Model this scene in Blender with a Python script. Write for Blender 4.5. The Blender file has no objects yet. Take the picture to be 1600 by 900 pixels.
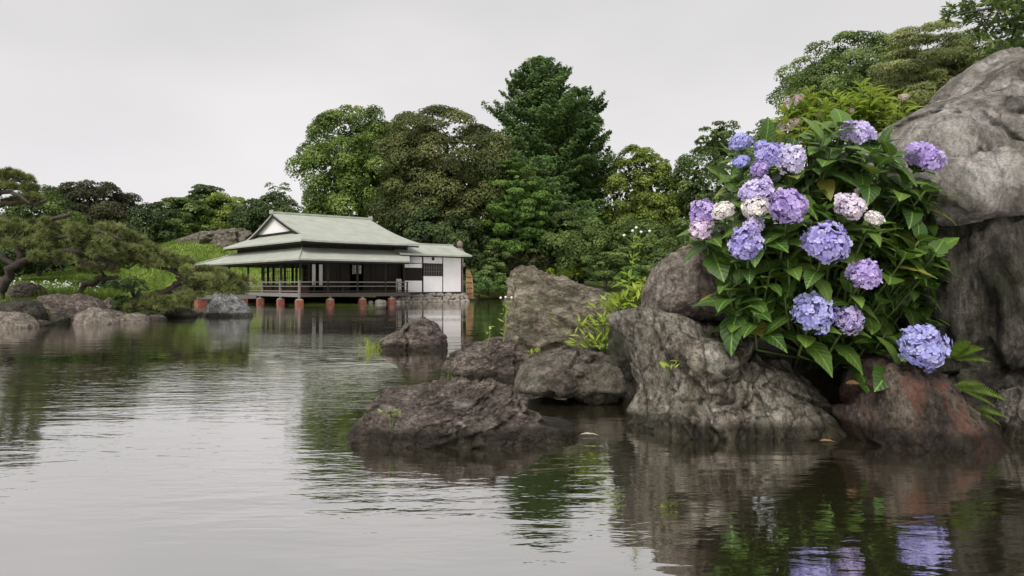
import bpy, bmesh, math, random
import numpy as np
from mathutils import Vector, Matrix, Quaternion

sc = bpy.context.scene
C = sc.collection
F = 1164.0          # focal length in photograph pixels
HZ = 446.0          # horizon row of the photograph
CH = 1.15           # eye height above the water (m)
R = math.radians

# ------------------------------------------------------------------ camera
cam_d = bpy.data.cameras.new("camera")
cam = bpy.data.objects.new("camera", cam_d); C.objects.link(cam)
cam.location = (0, 0, CH); cam.rotation_euler = (R(90), 0, 0)
cam_d.sensor_width = 36; cam_d.lens = 36 * F / 1600
cam_d.shift_y = -4 / 1600
cam_d.clip_start = 0.05; cam_d.clip_end = 2000
sc.camera = cam

# ------------------------------------------------------------------ sky, sun, exposure
SUN_EL, SUN_AZ = R(52), R(202)
w = bpy.data.worlds.new("World"); sc.world = w; w.use_nodes = True
nt = w.node_tree; nt.nodes.clear()
out = nt.nodes.new("ShaderNodeOutputWorld"); bg = nt.nodes.new("ShaderNodeBackground")
sky = nt.nodes.new("ShaderNodeTexSky"); sky.sky_type = 'NISHITA'; sky.sun_disc = False
sky.sun_elevation = SUN_EL; sky.sun_rotation = SUN_AZ
hs = nt.nodes.new("ShaderNodeHueSaturation"); hs.inputs['Saturation'].default_value = 0.1
nt.links.new(sky.outputs[0], hs.inputs['Color'])
tc = nt.nodes.new("ShaderNodeTexCoord"); mp = nt.nodes.new("ShaderNodeMapping")
mp.inputs['Scale'].default_value = (1.2, 1.2, 3.0)
nz = nt.nodes.new("ShaderNodeTexNoise"); nz.inputs['Scale'].default_value = 1.6; nz.inputs['Detail'].default_value = 4
nt.links.new(tc.outputs['Generated'], mp.inputs[0]); nt.links.new(mp.outputs[0], nz.inputs[0])
cr = nt.nodes.new("ShaderNodeValToRGB")     # overcast cloud deck, very faint texture
cr.color_ramp.elements[0].position = 0.3; cr.color_ramp.elements[0].color = (0.82, 0.826, 0.83, 1)
cr.color_ramp.elements[1].position = 0.7; cr.color_ramp.elements[1].color = (1.0, 0.995, 0.995, 1)
nt.links.new(nz.outputs[0], cr.inputs[0])
sca = nt.nodes.new("ShaderNodeMix"); sca.data_type = 'RGBA'; sca.blend_type = 'MULTIPLY'; sca.inputs[0].default_value = 1
nt.links.new(cr.outputs[0], sca.inputs[6]); 
sxy = nt.nodes.new("ShaderNodeSeparateXYZ"); nt.links.new(tc.outputs['Generated'], sxy.inputs[0])
cr2 = nt.nodes.new("ShaderNodeValToRGB"); cr2.color_ramp.elements[0].position = 0.0; cr2.color_ramp.elements[0].color = (0.435, 0.420, 0.431, 1)
cr2.color_ramp.elements[1].position = 0.42; cr2.color_ramp.elements[1].color = (0.355, 0.349, 0.345, 1)
nt.links.new(sxy.outputs[2], cr2.inputs[0])
sc2 = nt.nodes.new("ShaderNodeMix"); sc2.data_type = 'RGBA'; sc2.blend_type = 'MULTIPLY'; sc2.inputs[0].default_value = 1
sc2.inputs[7].default_value = (10, 10, 10, 1); nt.links.new(cr2.outputs[0], sc2.inputs[6]); nt.links.new(sc2.outputs[2], sca.inputs[7])
mx = nt.nodes.new("ShaderNodeMix"); mx.data_type = 'RGBA'; mx.inputs[0].default_value = 0.08
nt.links.new(sca.outputs[2], mx.inputs[6]); nt.links.new(hs.outputs[0], mx.inputs[7])
nt.links.new(mx.outputs[2], bg.inputs[0]); bg.inputs[1].default_value = 0.1
nt.links.new(bg.outputs[0], out.inputs[0])

sun_d = bpy.data.lights.new("sun", 'SUN'); sun = bpy.data.objects.new("sun", sun_d); C.objects.link(sun)
sd_ = Vector((math.sin(SUN_AZ) * math.cos(SUN_EL), math.cos(SUN_AZ) * math.cos(SUN_EL), math.sin(SUN_EL)))
sun.rotation_euler = sd_.to_track_quat('Z', 'Y').to_euler()
sun.location = (0, 0, 60)
sun_d.energy = 1.5; sun_d.angle = R(30); sun_d.color = (1, 0.97, 0.92)

vs = sc.view_settings
vs.view_transform = 'Standard'; vs.look = 'None'; vs.gamma = 1; vs.exposure = 1.1
vs.use_curve_mapping = False

# ------------------------------------------------------------------ helpers
def PX(px, py, Y):
    """world point seen at photograph pixel (px,py) at distance Y"""
    return np.array([(px - 800) / F * Y, Y, CH - (py - HZ) / F * Y])

def hash3(ix, iy, iz, seed):
    n = (ix * 374761393 + iy * 668265263 + iz * 2147483647 + seed * 1274126177) & 0xFFFFFFFF
    n = ((n ^ (n >> 13)) * 1274126177) & 0xFFFFFFFF
    n = (n ^ (n >> 16)) & 0xFFFFFFFF
    n = (n * 2246822519) & 0xFFFFFFFF
    n = n ^ (n >> 15)
    return (n & 0xFFFFFF) / float(0xFFFFFF)

def vnoise(p, seed=0):
    p = np.asarray(p, float); i = np.floor(p).astype(np.int64); f = p - i
    f = f * f * f * (f * (f * 6 - 15) + 10)
    r = np.zeros(len(p))
    for dx in (0, 1):
        for dy in (0, 1):
            for dz in (0, 1):
                wgt = (f[:, 0] if dx else 1 - f[:, 0]) * (f[:, 1] if dy else 1 - f[:, 1]) * (f[:, 2] if dz else 1 - f[:, 2])
                r += wgt * hash3(i[:, 0] + dx, i[:, 1] + dy, i[:, 2] + dz, seed)
    return r * 2 - 1

def fbm(p, octv=5, seed=0, gain=0.5):
    a, s, t = 1.0, 0.0, 0.0; q = np.array(p, float)
    for o in range(octv):
        s = s + a * vnoise(q, seed + o * 17); t += a; a *= gain; q = q * 2.03 + 3.7
    return s / t

def ridged(p, octv=4, seed=0):
    a, s, t = 1.0, 0.0, 0.0; q = np.array(p, float)
    for o in range(octv):
        s = s + a * (1 - np.abs(vnoise(q, seed + o * 31))) ** 2; t += a; a *= 0.5; q = q * 2.1 + 1.3
    return s / t

def fast_mesh(name, verts, faces, mat=None, tint=None, smooth=False):
    """verts (n,3), faces (m,k) arrays -> mesh datablock"""
    me = bpy.data.meshes.new(name)
    verts = np.ascontiguousarray(verts, dtype=np.float32); faces = np.ascontiguousarray(faces, dtype=np.int32)
    m, k = faces.shape
    me.vertices.add(len(verts)); me.vertices.foreach_set("co", verts.ravel())
    me.loops.add(m * k); me.loops.foreach_set("vertex_index", faces.ravel())
    me.polygons.add(m); me.polygons.foreach_set("loop_start", np.arange(0, m * k, k, dtype=np.int32))
    me.polygons.foreach_set("loop_total", np.full(m, k, dtype=np.int32))
    me.polygons.foreach_set("use_smooth", np.full(m, smooth, dtype=bool))
    if tint is not None:
        at = me.attributes.new("tint", 'FLOAT', 'POINT'); at.data.foreach_set("value", np.asarray(tint, np.float32))
    me.update(calc_edges=True)
    if mat: me.materials.append(mat)
    return me

def link(name, me, parent=None, loc=None):
    o = bpy.data.objects.new(name, me); C.objects.link(o)
    if parent is not None: o.parent = parent
    if loc is not None: o.location = tuple(loc)
    return o

def tag(o, label=None, cat=None, group=None, kind=None):
    if label: o['label'] = label
    if cat: o['category'] = cat
    if group: o['group'] = group
    if kind: o['kind'] = kind
    return o

def thing(name, label, cat, loc=(0, 0, 0), rotz=0, group=None):
    o = bpy.data.objects.new(name, None); C.objects.link(o); o.empty_display_size = 0.2
    o.location = tuple(loc); o.rotation_euler = (0, 0, rotz)
    return tag(o, label, cat, group)

class MB:
    """collects simple shapes into one mesh"""
    def __init__(s): s.v = []; s.f = []
    def add(s, vs_, fs):
        b = len(s.v); s.v += [tuple(x) for x in vs_]; s.f += [tuple(i + b for i in f) for f in fs]
    def box(s, x0, x1, y0, y1, z0, z1, bev=0):
        s.add([(x0,y0,z0),(x1,y0,z0),(x1,y1,z0),(x0,y1,z0),(x0,y0,z1),(x1,y0,z1),(x1,y1,z1),(x0,y1,z1)],
              [(0,3,2,1),(4,5,6,7),(0,1,5,4),(1,2,6,5),(2,3,7,6),(3,0,4,7)])
    def tube(s, pts, rads, n=6, cap=True):
        pts = [Vector(p) for p in pts]; rings = []; b = len(s.v)
        for i, p in enumerate(pts):
            d = (pts[min(i + 1, len(pts) - 1)] - pts[max(i - 1, 0)])
            if d.length < 1e-9: d = Vector((0, 0, 1))
            d.normalize()
            a = d.orthogonal() if abs(d.z) > .99 else d.cross(Vector((0, 0, 1)))
            a.normalize(); c = d.cross(a)
            for k in range(n):
                t = 2 * math.pi * k / n
                s.v.append(tuple(p + (a * math.cos(t) + c * math.sin(t)) * rads[i]))
        for i in range(len(pts) - 1):
            for k in range(n):
                s.f.append((b + i*n + k, b + i*n + (k+1) % n, b + (i+1)*n + (k+1) % n, b + (i+1)*n + k))
        if cap:
            s.f.append(tuple(b + k for k in range(n))[::-1]); e = b + (len(pts) - 1) * n
            s.f.append(tuple(e + k for k in range(n)))
    def sheet(s, grid, thick):
        """grid[i][j] of points, given a thickness downwards"""
        ni, nj = len(grid), len(grid[0]); b = len(s.v)
        for dz in (0, -thick):
            for i in range(ni):
                for j in range(nj):
                    p = grid[i][j]; s.v.append((p[0], p[1], p[2] + dz))
        o = ni * nj
        for i in range(ni - 1):
            for j in range(nj - 1):
                a, c, d, e = b+i*nj+j, b+i*nj+j+1, b+(i+1)*nj+j+1, b+(i+1)*nj+j
                s.f.append((a, c, d, e)); s.f.append((e+o, d+o, c+o, a+o))
        for i in range(ni - 1):
            for j in (0, nj - 1):
                a, e = b+i*nj+j, b+(i+1)*nj+j; s.f.append((a, e, e+o, a+o))
        for j in range(nj - 1):
            for i in (0, ni - 1):
                a, c = b+i*nj+j, b+i*nj+j+1; s.f.append((a, a+o, c+o, c))
    def build(s, name, mat, parent=None, smooth=False, loc=None, fix=True):
        me = bpy.data.meshes.new(name); me.from_pydata(s.v, [], s.f)
        if fix:
            bm = bmesh.new(); bm.from_mesh(me); bmesh.ops.recalc_face_normals(bm, faces=bm.faces); bm.to_mesh(me); bm.free()
        if smooth: me.polygons.foreach_set("use_smooth", [True] * len(me.polygons))
        if mat: me.materials.append(mat)
        return link(name, me, parent, loc)

# ------------------------------------------------------------------ materials
def new_mat(name):
    m = bpy.data.materials.new(name); m.use_nodes = True
    n = m.node_tree; b = n.nodes["Principled BSDF"]
    return m, n, b

def nd(n, typ, **kw):
    x = n.nodes.new(typ)
    for k, v in kw.items():
        if k.startswith('i_'): x.inputs[k[2:]].default_value = v
        else: setattr(x, k, v)
    return x

def mixc(n, fac, a, b, blend='MIX'):
    m = n.nodes.new("ShaderNodeMix"); m.data_type = 'RGBA'; m.blend_type = blend
    for sock, v in ((m.inputs[0], fac), (m.inputs[6], a), (m.inputs[7], b)):
        if hasattr(v, 'is_linked') or hasattr(v, 'links'): n.links.new(v, sock)
        elif isinstance(v, (int, float)): sock.default_value = v
        else: sock.default_value = (*v, 1) if len(v) == 3 else v
    return m.outputs[2]

def ramp(n, src, stops):
    r = n.nodes.new("ShaderNodeValToRGB"); e = r.color_ramp.elements
    while len(e) < len(stops): e.new(0.5)
    for i, (p, c) in enumerate(stops):
        e[i].position = p
        if isinstance(c, (int, float)): c = (c, c, c)
        e[i].color = (*c, 1)
    n.links.new(src, r.inputs[0]); return r.outputs[0]

def simple(name, col, rough=0.7, var=0.25, scale=8, stretch=(1, 1, 1), bump=0.2, spec=0.3):
    m, n, b = new_mat(name)
    tcn = nd(n, "ShaderNodeTexCoord"); mpn = nd(n, "ShaderNodeMapping"); mpn.inputs['Scale'].default_value = stretch
    n.links.new(tcn.outputs['Object'], mpn.inputs[0])
    no = nd(n, "ShaderNodeTexNoise", i_Scale=scale, i_Detail=6.0, i_Roughness=0.65); n.links.new(mpn.outputs[0], no.inputs[0])
    lo = tuple(c * (1 - var) for c in col); hi = tuple(min(1, c * (1 + var)) for c in col)
    n.links.new(ramp(n, no.outputs[0], [(0.3, lo), (0.7, hi)]), b.inputs['Base Color'])
    b.inputs['Roughness'].default_value = rough; b.inputs['Specular IOR Level'].default_value = spec
    bp = nd(n, "ShaderNodeBump", i_Strength=bump, i_Distance=0.02); n.links.new(no.outputs[0], bp.inputs['Height'])
    n.links.new(bp.outputs[0], b.inputs['Normal'])
    return m

def foliage(name, dark, mid, light, trans=0.36, rough=0.55):
    m, n, b = new_mat(name)
    at = nd(n, "ShaderNodeAttribute", attribute_name="tint")
    col = ramp(n, at.outputs['Fac'], [(0.0, dark), (0.5, mid), (1.0, light)])
    n.links.new(col, b.inputs['Base Color']); b.inputs['Roughness'].default_value = rough
    b.inputs['Specular IOR Level'].default_value = 0.25
    tr = nd(n, "ShaderNodeBsdfTranslucent"); n.links.new(col, tr.inputs[0])
    ms = nd(n, "ShaderNodeMixShader"); ms.inputs[0].default_value = trans
    o = n.nodes["Material Output"]
    n.links.new(b.outputs[0], ms.inputs[1]); n.links.new(tr.outputs[0], ms.inputs[2]); n.links.new(ms.outputs[0], o.inputs[0])
    return m

def rock_mat(name, c_dark, c_mid, c_light, scale=1.0, strat=(1, 1, 1), rot=(0, 0, 0), lichen=0.3, moss=0.0,
             stain=None, crack=0.5, wet=0.10, cont=0.8, vein=0.0, dirt=0.0):
    m, n, b = new_mat(name)
    ge = nd(n, "ShaderNodeNewGeometry"); tcn = nd(n, "ShaderNodeTexCoord")
    mpn = nd(n, "ShaderNodeMapping"); mpn.inputs['Scale'].default_value = tuple(scale * q for q in strat); mpn.inputs['Rotation'].default_value = rot
    n.links.new(tcn.outputs['Object'], mpn.inputs[0]); v = mpn.outputs[0]
    n1 = nd(n, "ShaderNodeTexNoise", i_Scale=2.2, i_Detail=8.0, i_Roughness=0.62, i_Distortion=0.6); n.links.new(v, n1.inputs[0])
    n2 = nd(n, "ShaderNodeTexNoise", i_Scale=9.0, i_Detail=10.0, i_Roughness=0.7); n.links.new(v, n2.inputs[0])
    n3 = nd(n, "ShaderNodeTexNoise", i_Scale=45.0, i_Detail=6.0, i_Roughness=0.75); n.links.new(tcn.outputs['Object'], n3.inputs[0])
    col = ramp(n, n1.outputs[0], [(0.36, c_dark), (0.5, c_mid), (0.64, c_light)])
    col = mixc(n, cont, col, ramp(n, n2.outputs[0], [(0.38, 0.30), (0.52, 0.95), (0.64, 1.45)]), 'MULTIPLY')
    col = mixc(n, cont, col, ramp(n, n3.outputs[0], [(0.36, 0.42), (0.5, 1.0), (0.64, 1.4)]), 'MULTIPLY')
    # hairline cracks
    wrp = mixc(n, 0.12, v, n2.outputs['Color'])
    vo = nd(n, "ShaderNodeTexVoronoi", feature='DISTANCE_TO_EDGE', i_Scale=2.6); n.links.new(wrp, vo.inputs[0])
    ck = ramp(n, vo.outputs[0], [(0.0, 0.12), (0.05, 1.0)])
    col = mixc(n, crack, col, ck, 'MULTIPLY')
    if vein > 0:                                        # pale mineral veins
        wr2 = mixc(n, 0.30, v, n2.outputs['Color'])
        vo2 = nd(n, "ShaderNodeTexVoronoi", feature='DISTANCE_TO_EDGE', i_Scale=1.7); n.links.new(wr2, vo2.inputs[0])
        col = mixc(n, ramp(n, vo2.outputs[0], [(0.0, vein), (0.018, 0.0)]), col, (0.52, 0.49, 0.43))
    if dirt > 0:                                        # brown-black weather stains
        n7 = nd(n, "ShaderNodeTexNoise", i_Scale=1.15, i_Detail=7.0, i_Roughness=0.68, i_Distortion=0.8); n.links.new(v, n7.inputs[0])
        col = mixc(n, ramp(n, n7.outputs[0], [(0.50, 0.0), (0.60, dirt)]), col, (0.045, 0.036, 0.026))
    # pale lichen crusts
    if lichen > 0:
        n4 = nd(n, "ShaderNodeTexNoise", i_Scale=6.0, i_Detail=9.0, i_Roughness=0.72); n.links.new(tcn.outputs['Object'], n4.inputs[0])
        lf = ramp(n, n4.outputs[0], [(0.58, 0.0), (0.66, lichen)])
        col = mixc(n, lf, col, (0.36, 0.35, 0.31))
    if stain:
        n5 = nd(n, "ShaderNodeTexNoise", i_Scale=2.6, i_Detail=5.0, i_Roughness=0.6); n.links.new(v, n5.inputs[0])
        col = mixc(n, ramp(n, n5.outputs[0], [(0.52, 0.0), (0.64, 0.75)]), col, stain)
    if moss > 0:
        n6 = nd(n, "ShaderNodeTexNoise", i_Scale=3.0, i_Detail=8.0, i_Roughness=0.7); n.links.new(tcn.outputs['Object'], n6.inputs[0])
        col = mixc(n, ramp(n, n6.outputs[0], [(0.45, 0.0), (0.62, moss)]), col, (0.05, 0.065, 0.018))
    # wet band at the waterline
    sx = nd(n, "ShaderNodeSeparateXYZ"); n.links.new(ge.outputs['Position'], sx.inputs[0])
    ad = nd(n, "ShaderNodeMath", operation='MULTIPLY_ADD'); n.links.new(n2.outputs[0], ad.inputs[0]); ad.inputs[1].default_value = -0.12
    n.links.new(sx.outputs[2], ad.inputs[2])
    wf = ramp(n, ad.outputs[0], [(max(0.0, wet - 0.05), 1.0), (wet, 0.0)]) if wet > 0 else None
    if wf is not None:
        col = mixc(n, wf, col, mixc(n, 1.0, col, (0.26, 0.26, 0.20), 'MULTIPLY'))
        n.links.new(ramp(n, wf, [(0, 0.85), (1, 0.35)]), b.inputs['Roughness'])
    else: b.inputs['Roughness'].default_value = 0.85
    n.links.new(col, b.inputs['Base Color']); b.inputs['Specular IOR Level'].default_value = 0.3
    b1 = nd(n, "ShaderNodeBump", i_Strength=1.0, i_Distance=0.09); n.links.new(n2.outputs[0], b1.inputs['Height'])
    b2 = nd(n, "ShaderNodeBump", i_Strength=1.0, i_Distance=0.022); n.links.new(n3.outputs[0], b2.inputs['Height']); n.links.new(b1.outputs[0], b2.inputs['Normal'])
    b3 = nd(n, "ShaderNodeBump", i_Strength=0.6 * crack, i_Distance=0.03); n.links.new(ck, b3.inputs['Height']); n.links.new(b2.outputs[0], b3.inputs['Normal'])
    n.links.new(b3.outputs[0], b.inputs['Normal'])
    return m

# ------------------------------------------------------------------ pond outline, terrain
POND = np.array([(-45,-40),(-45,4),(-28,10),(-19,16.5),(-15.8,19.8),(-14.1,22.2),(-13.1,24.2),(-12.5,27),(-13.2,30),(-15.5,34),
    (-19.5,40),(-21.5,46),(-19,52),(-13,53),(-9.5,51.4),(-7.4,49.9),(-3.3,53.3),(-3.0,58),(-1.5,63),(5,65),(13,65),(24,60),(28,45),
    (21,26),(13,15),(6,11.5),(2.6,9.6),(1.5,7.9),(1.25,6.9),(2.0,6.25),(3.0,5.75),(4.4,5.55),(7,4.5),(16,1),(30,-12),(30,-40)], float)

def pond_dist(x, y):
    """signed distance to the shore, positive on land"""
    x = np.asarray(x, float); y = np.asarray(y, float)
    d = np.full(x.shape, 1e9); inside = np.zeros(x.shape, bool); n = len(POND)
    for i in range(n):
        a, b = POND[i], POND[(i + 1) % n]; e = b - a
        t = np.clip(((x - a[0]) * e[0] + (y - a[1]) * e[1]) / (e @ e), 0, 1)
        d = np.minimum(d, np.hypot(x - a[0] - t * e[0], y - a[1] - t * e[1]))
        c = ((a[1] > y) != (b[1] > y))
        with np.errstate(divide='ignore', invalid='ignore'):
            xi = (b[0] - a[0]) * (y - a[1]) / (b[1] - a[1] + 1e-12) + a[0]
        inside ^= c & (x < xi)
    return np.where(inside, -d, d)

HO = np.array([-12.3, 43.0]); HU = np.array([math.cos(R(40)), math.sin(R(40))]); HV = np.array([-HU[1], HU[0]])

def ground_z(x, y):
    x = np.asarray(x, float); y = np.asarray(y, float)
    d = pond_dist(x, y)
    p = np.stack([x.ravel(), y.ravel(), np.zeros(x.size)], 1)
    nzv = fbm(p * 0.16, 4, 5).reshape(x.shape); nf = fbm(p * 1.3, 3, 9).reshape(x.shape)
    dl = np.maximum(d, 0)
    z = 0.30 * (1 - np.exp(-dl / 0.45)) + 1.5 * (1 - np.exp(-dl * 0.075)) + np.minimum(dl, 25) / 25 * 0.35 * nzv
    z += 4.6 * np.exp(-(((x + 28.5) / 9.5) ** 2 + ((y - 74) / 11.0) ** 2)) * np.clip(dl / 8, 0, 1)
    z += 0.55 * np.exp(-(((x - 4.6) / 2.6) ** 2 + ((y - 8.0) / 2.0) ** 2)) * np.clip(dl / 0.8, 0, 1)
    z += 0.05 * nf * np.clip(dl, 0, 1)
    lu = (x - HO[0]) * HU[0] + (y - HO[1]) * HU[1]; lv = (x - HO[0]) * HV[0] + (y - HO[1]) * HV[1]
    hd = np.maximum(np.maximum(-lu, lu - 13.5), np.maximum(-lv, lv - 19.0))
    k = np.clip(hd / 4.0, 0, 1); k = k * k * (3 - 2 * k)
    z = np.where(d > 0, np.minimum(z, 0.28 + (z - 0.28) * k), z)
    zi = -0.9 * (1 - np.exp(d / 1.2))
    return np.where(d > 0, z, zi)

def gz(x, y): return float(ground_z(np.array([x]), np.array([y]))[0])

sv = np.linspace(-4.4, 4.4, 330)
gx = 8 * np.sinh(sv); gy = 12 + 8 * np.sinh(sv)
XX, YY = np.meshgrid(gx, gy); ZZ = ground_z(XX, YY)
nvx = len(gx); idx = np.arange(nvx * nvx).reshape(nvx, nvx)
gf = np.stack([idx[:-1, :-1].ravel(), idx[:-1, 1:].ravel(), idx[1:, 1:].ravel(), idx[1:, :-1].ravel()], 1)

mg, n, b = new_mat("ground_grass_soil")
ge = nd(n, "ShaderNodeNewGeometry"); sx = nd(n, "ShaderNodeSeparateXYZ"); n.links.new(ge.outputs['Position'], sx.inputs[0])
n1 = nd(n, "ShaderNodeTexNoise", i_Scale=0.35, i_Detail=6.0); n.links.new(ge.outputs['Position'], n1.inputs[0])
n2 = nd(n, "ShaderNodeTexNoise", i_Scale=9.0, i_Detail=8.0, i_Roughness=0.7); n.links.new(ge.outputs['Position'], n2.inputs[0])
grass = ramp(n, n1.outputs[0], [(0.36, (0.095, 0.145, 0.022)), (0.5, (0.15, 0.215, 0.035)), (0.64, (0.21, 0.255, 0.06))])
grass = mixc(n, 0.7, grass, ramp(n, n2.outputs[0], [(0.3, 0.55), (0.7, 1.35)]), 'MULTIPLY')
soil = ramp(n, n2.outputs[0], [(0.3, (0.018, 0.015, 0.010)), (0.7, (0.045, 0.037, 0.025))])
ml = nd(n, "ShaderNodeMath", operation='MULTIPLY_ADD'); n.links.new(n2.outputs[0], ml.inputs[0]); ml.inputs[1].default_value = 0.25; n.links.new(sx.outputs[2], ml.inputs[2])
col = mixc(n, ramp(n, ml.outputs[0], [(0.22, 0.0), (0.34, 1.0)]), soil, grass)
ny = nd(n, "ShaderNodeMath", operation='MULTIPLY_ADD'); n.links.new(n1.outputs[0], ny.inputs[0]); ny.inputs[1].default_value = 5.0; n.links.new(sx.outputs[1], ny.inputs[2])
nr = nd(n, "ShaderNodeMapRange"); n.links.new(ny.outputs[0], nr.inputs[0]); nr.inputs[1].default_value = 14; nr.inputs[2].default_value = 17
col = mixc(n, nr.outputs[0], soil, col)
n.links.new(col, b.inputs['Base Color']); b.inputs['Roughness'].default_value = 0.9; b.inputs['Specular IOR Level'].default_value = 0.15
bp = nd(n, "ShaderNodeBump", i_Strength=0.8, i_Distance=0.08); n.links.new(n2.outputs[0], bp.inputs['Height']); n.links.new(bp.outputs[0], b.inputs['Normal'])
g = link("ground", fast_mesh("ground", np.stack([XX.ravel(), YY.ravel(), ZZ.ravel()], 1), gf, mg, smooth=True)); tag(g, kind='structure')

# ------------------------------------------------------------------ water
mw, n, b = new_mat("pond_water")
o_ = n.nodes["Material Output"]
ge = nd(n, "ShaderNodeNewGeometry")
def wave(scale, st, rotz, det, rough=0.5, dist=0.4):
    mpn = nd(n, "ShaderNodeMapping"); mpn.inputs['Scale'].default_value = st; mpn.inputs['Rotation'].default_value = (0, 0, rotz)
    n.links.new(ge.outputs['Position'], mpn.inputs[0])
    t = nd(n, "ShaderNodeTexNoise", i_Scale=scale, i_Detail=det, i_Roughness=rough, i_Distortion=dist); n.links.new(mpn.outputs[0], t.inputs[0]); return t.outputs[0]
w1 = wave(1.5, (0.55, 1.5, 1), R(8), 2.0)
w2 = wave(6.5, (0.45, 1.35, 1), R(-12), 3.0)
w3 = wave(17.0, (0.5, 1.3, 1), R(10), 2.0)
pm = wave(0.11, (0.7, 1.6, 1), R(-14), 2.0, dist=0.0)
patch = ramp(n, pm, [(0.44, 0.12), (0.58, 1.0)])
def bmp(hgt, strength, dist, prev=None):
    q = nd(n, "ShaderNodeBump", i_Distance=dist); n.links.new(hgt, q.inputs['Height'])
    if hasattr(strength, 'links'): n.links.new(strength, q.inputs['Strength'])
    else: q.inputs['Strength'].default_value = strength
    if prev is not None: n.links.new(prev, q.inputs['Normal'])
    return q.outputs[0]
nn = bmp(w1, 0.75, 0.008)
nn = bmp(w2, patch, 0.0050, nn)
nn = bmp(w3, patch, 0.0014, nn)
gl = nd(n, "ShaderNodeBsdfGlossy"); gl.inputs['Roughness'].default_value = 0.03; gl.inputs['Color'].default_value = (0.98, 0.97, 0.96, 1); n.links.new(nn, gl.inputs['Normal'])
df = nd(n, "ShaderNodeBsdfDiffuse"); df.inputs['Color'].default_value = (0.026, 0.023, 0.012, 1)
fr = nd(n, "ShaderNodeFresnel"); fr.inputs[0].default_value = 1.33; n.links.new(nn, fr.inputs['Normal'])
fa = nd(n, "ShaderNodeMath", operation='MULTIPLY_ADD'); n.links.new(fr.outputs[0], fa.inputs[0]); fa.inputs[1].default_value = 0.38; fa.inputs[2].default_value = 0.61
ms = nd(n, "ShaderNodeMixShader"); n.links.new(fa.outputs[0], ms.inputs[0]); n.links.new(df.outputs[0], ms.inputs[1]); n.links.new(gl.outputs[0], ms.inputs[2])
n.links.new(ms.outputs[0], o_.inputs[0])
wv = np.array([(-60, -60, 0), (60, -60, 0), (60, 80, 0), (-60, 80, 0)], float)
tag(link("pond_water", fast_mesh("pond_water", wv, np.array([[0, 1, 2, 3]]), mw)), kind='structure')

# ------------------------------------------------------------------ rocks
ICO = {}
def ico(level):
    if level not in ICO:
        bm = bmesh.new(); bmesh.ops.create_icosphere(bm, subdivisions=level, radius=1)
        v = np.array([x.co[:] for x in bm.verts]); f = np.array([[q.index for q in x.verts] for x in bm.faces]); bm.free()
        ICO[level] = (v, f)
    return ICO[level]

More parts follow.
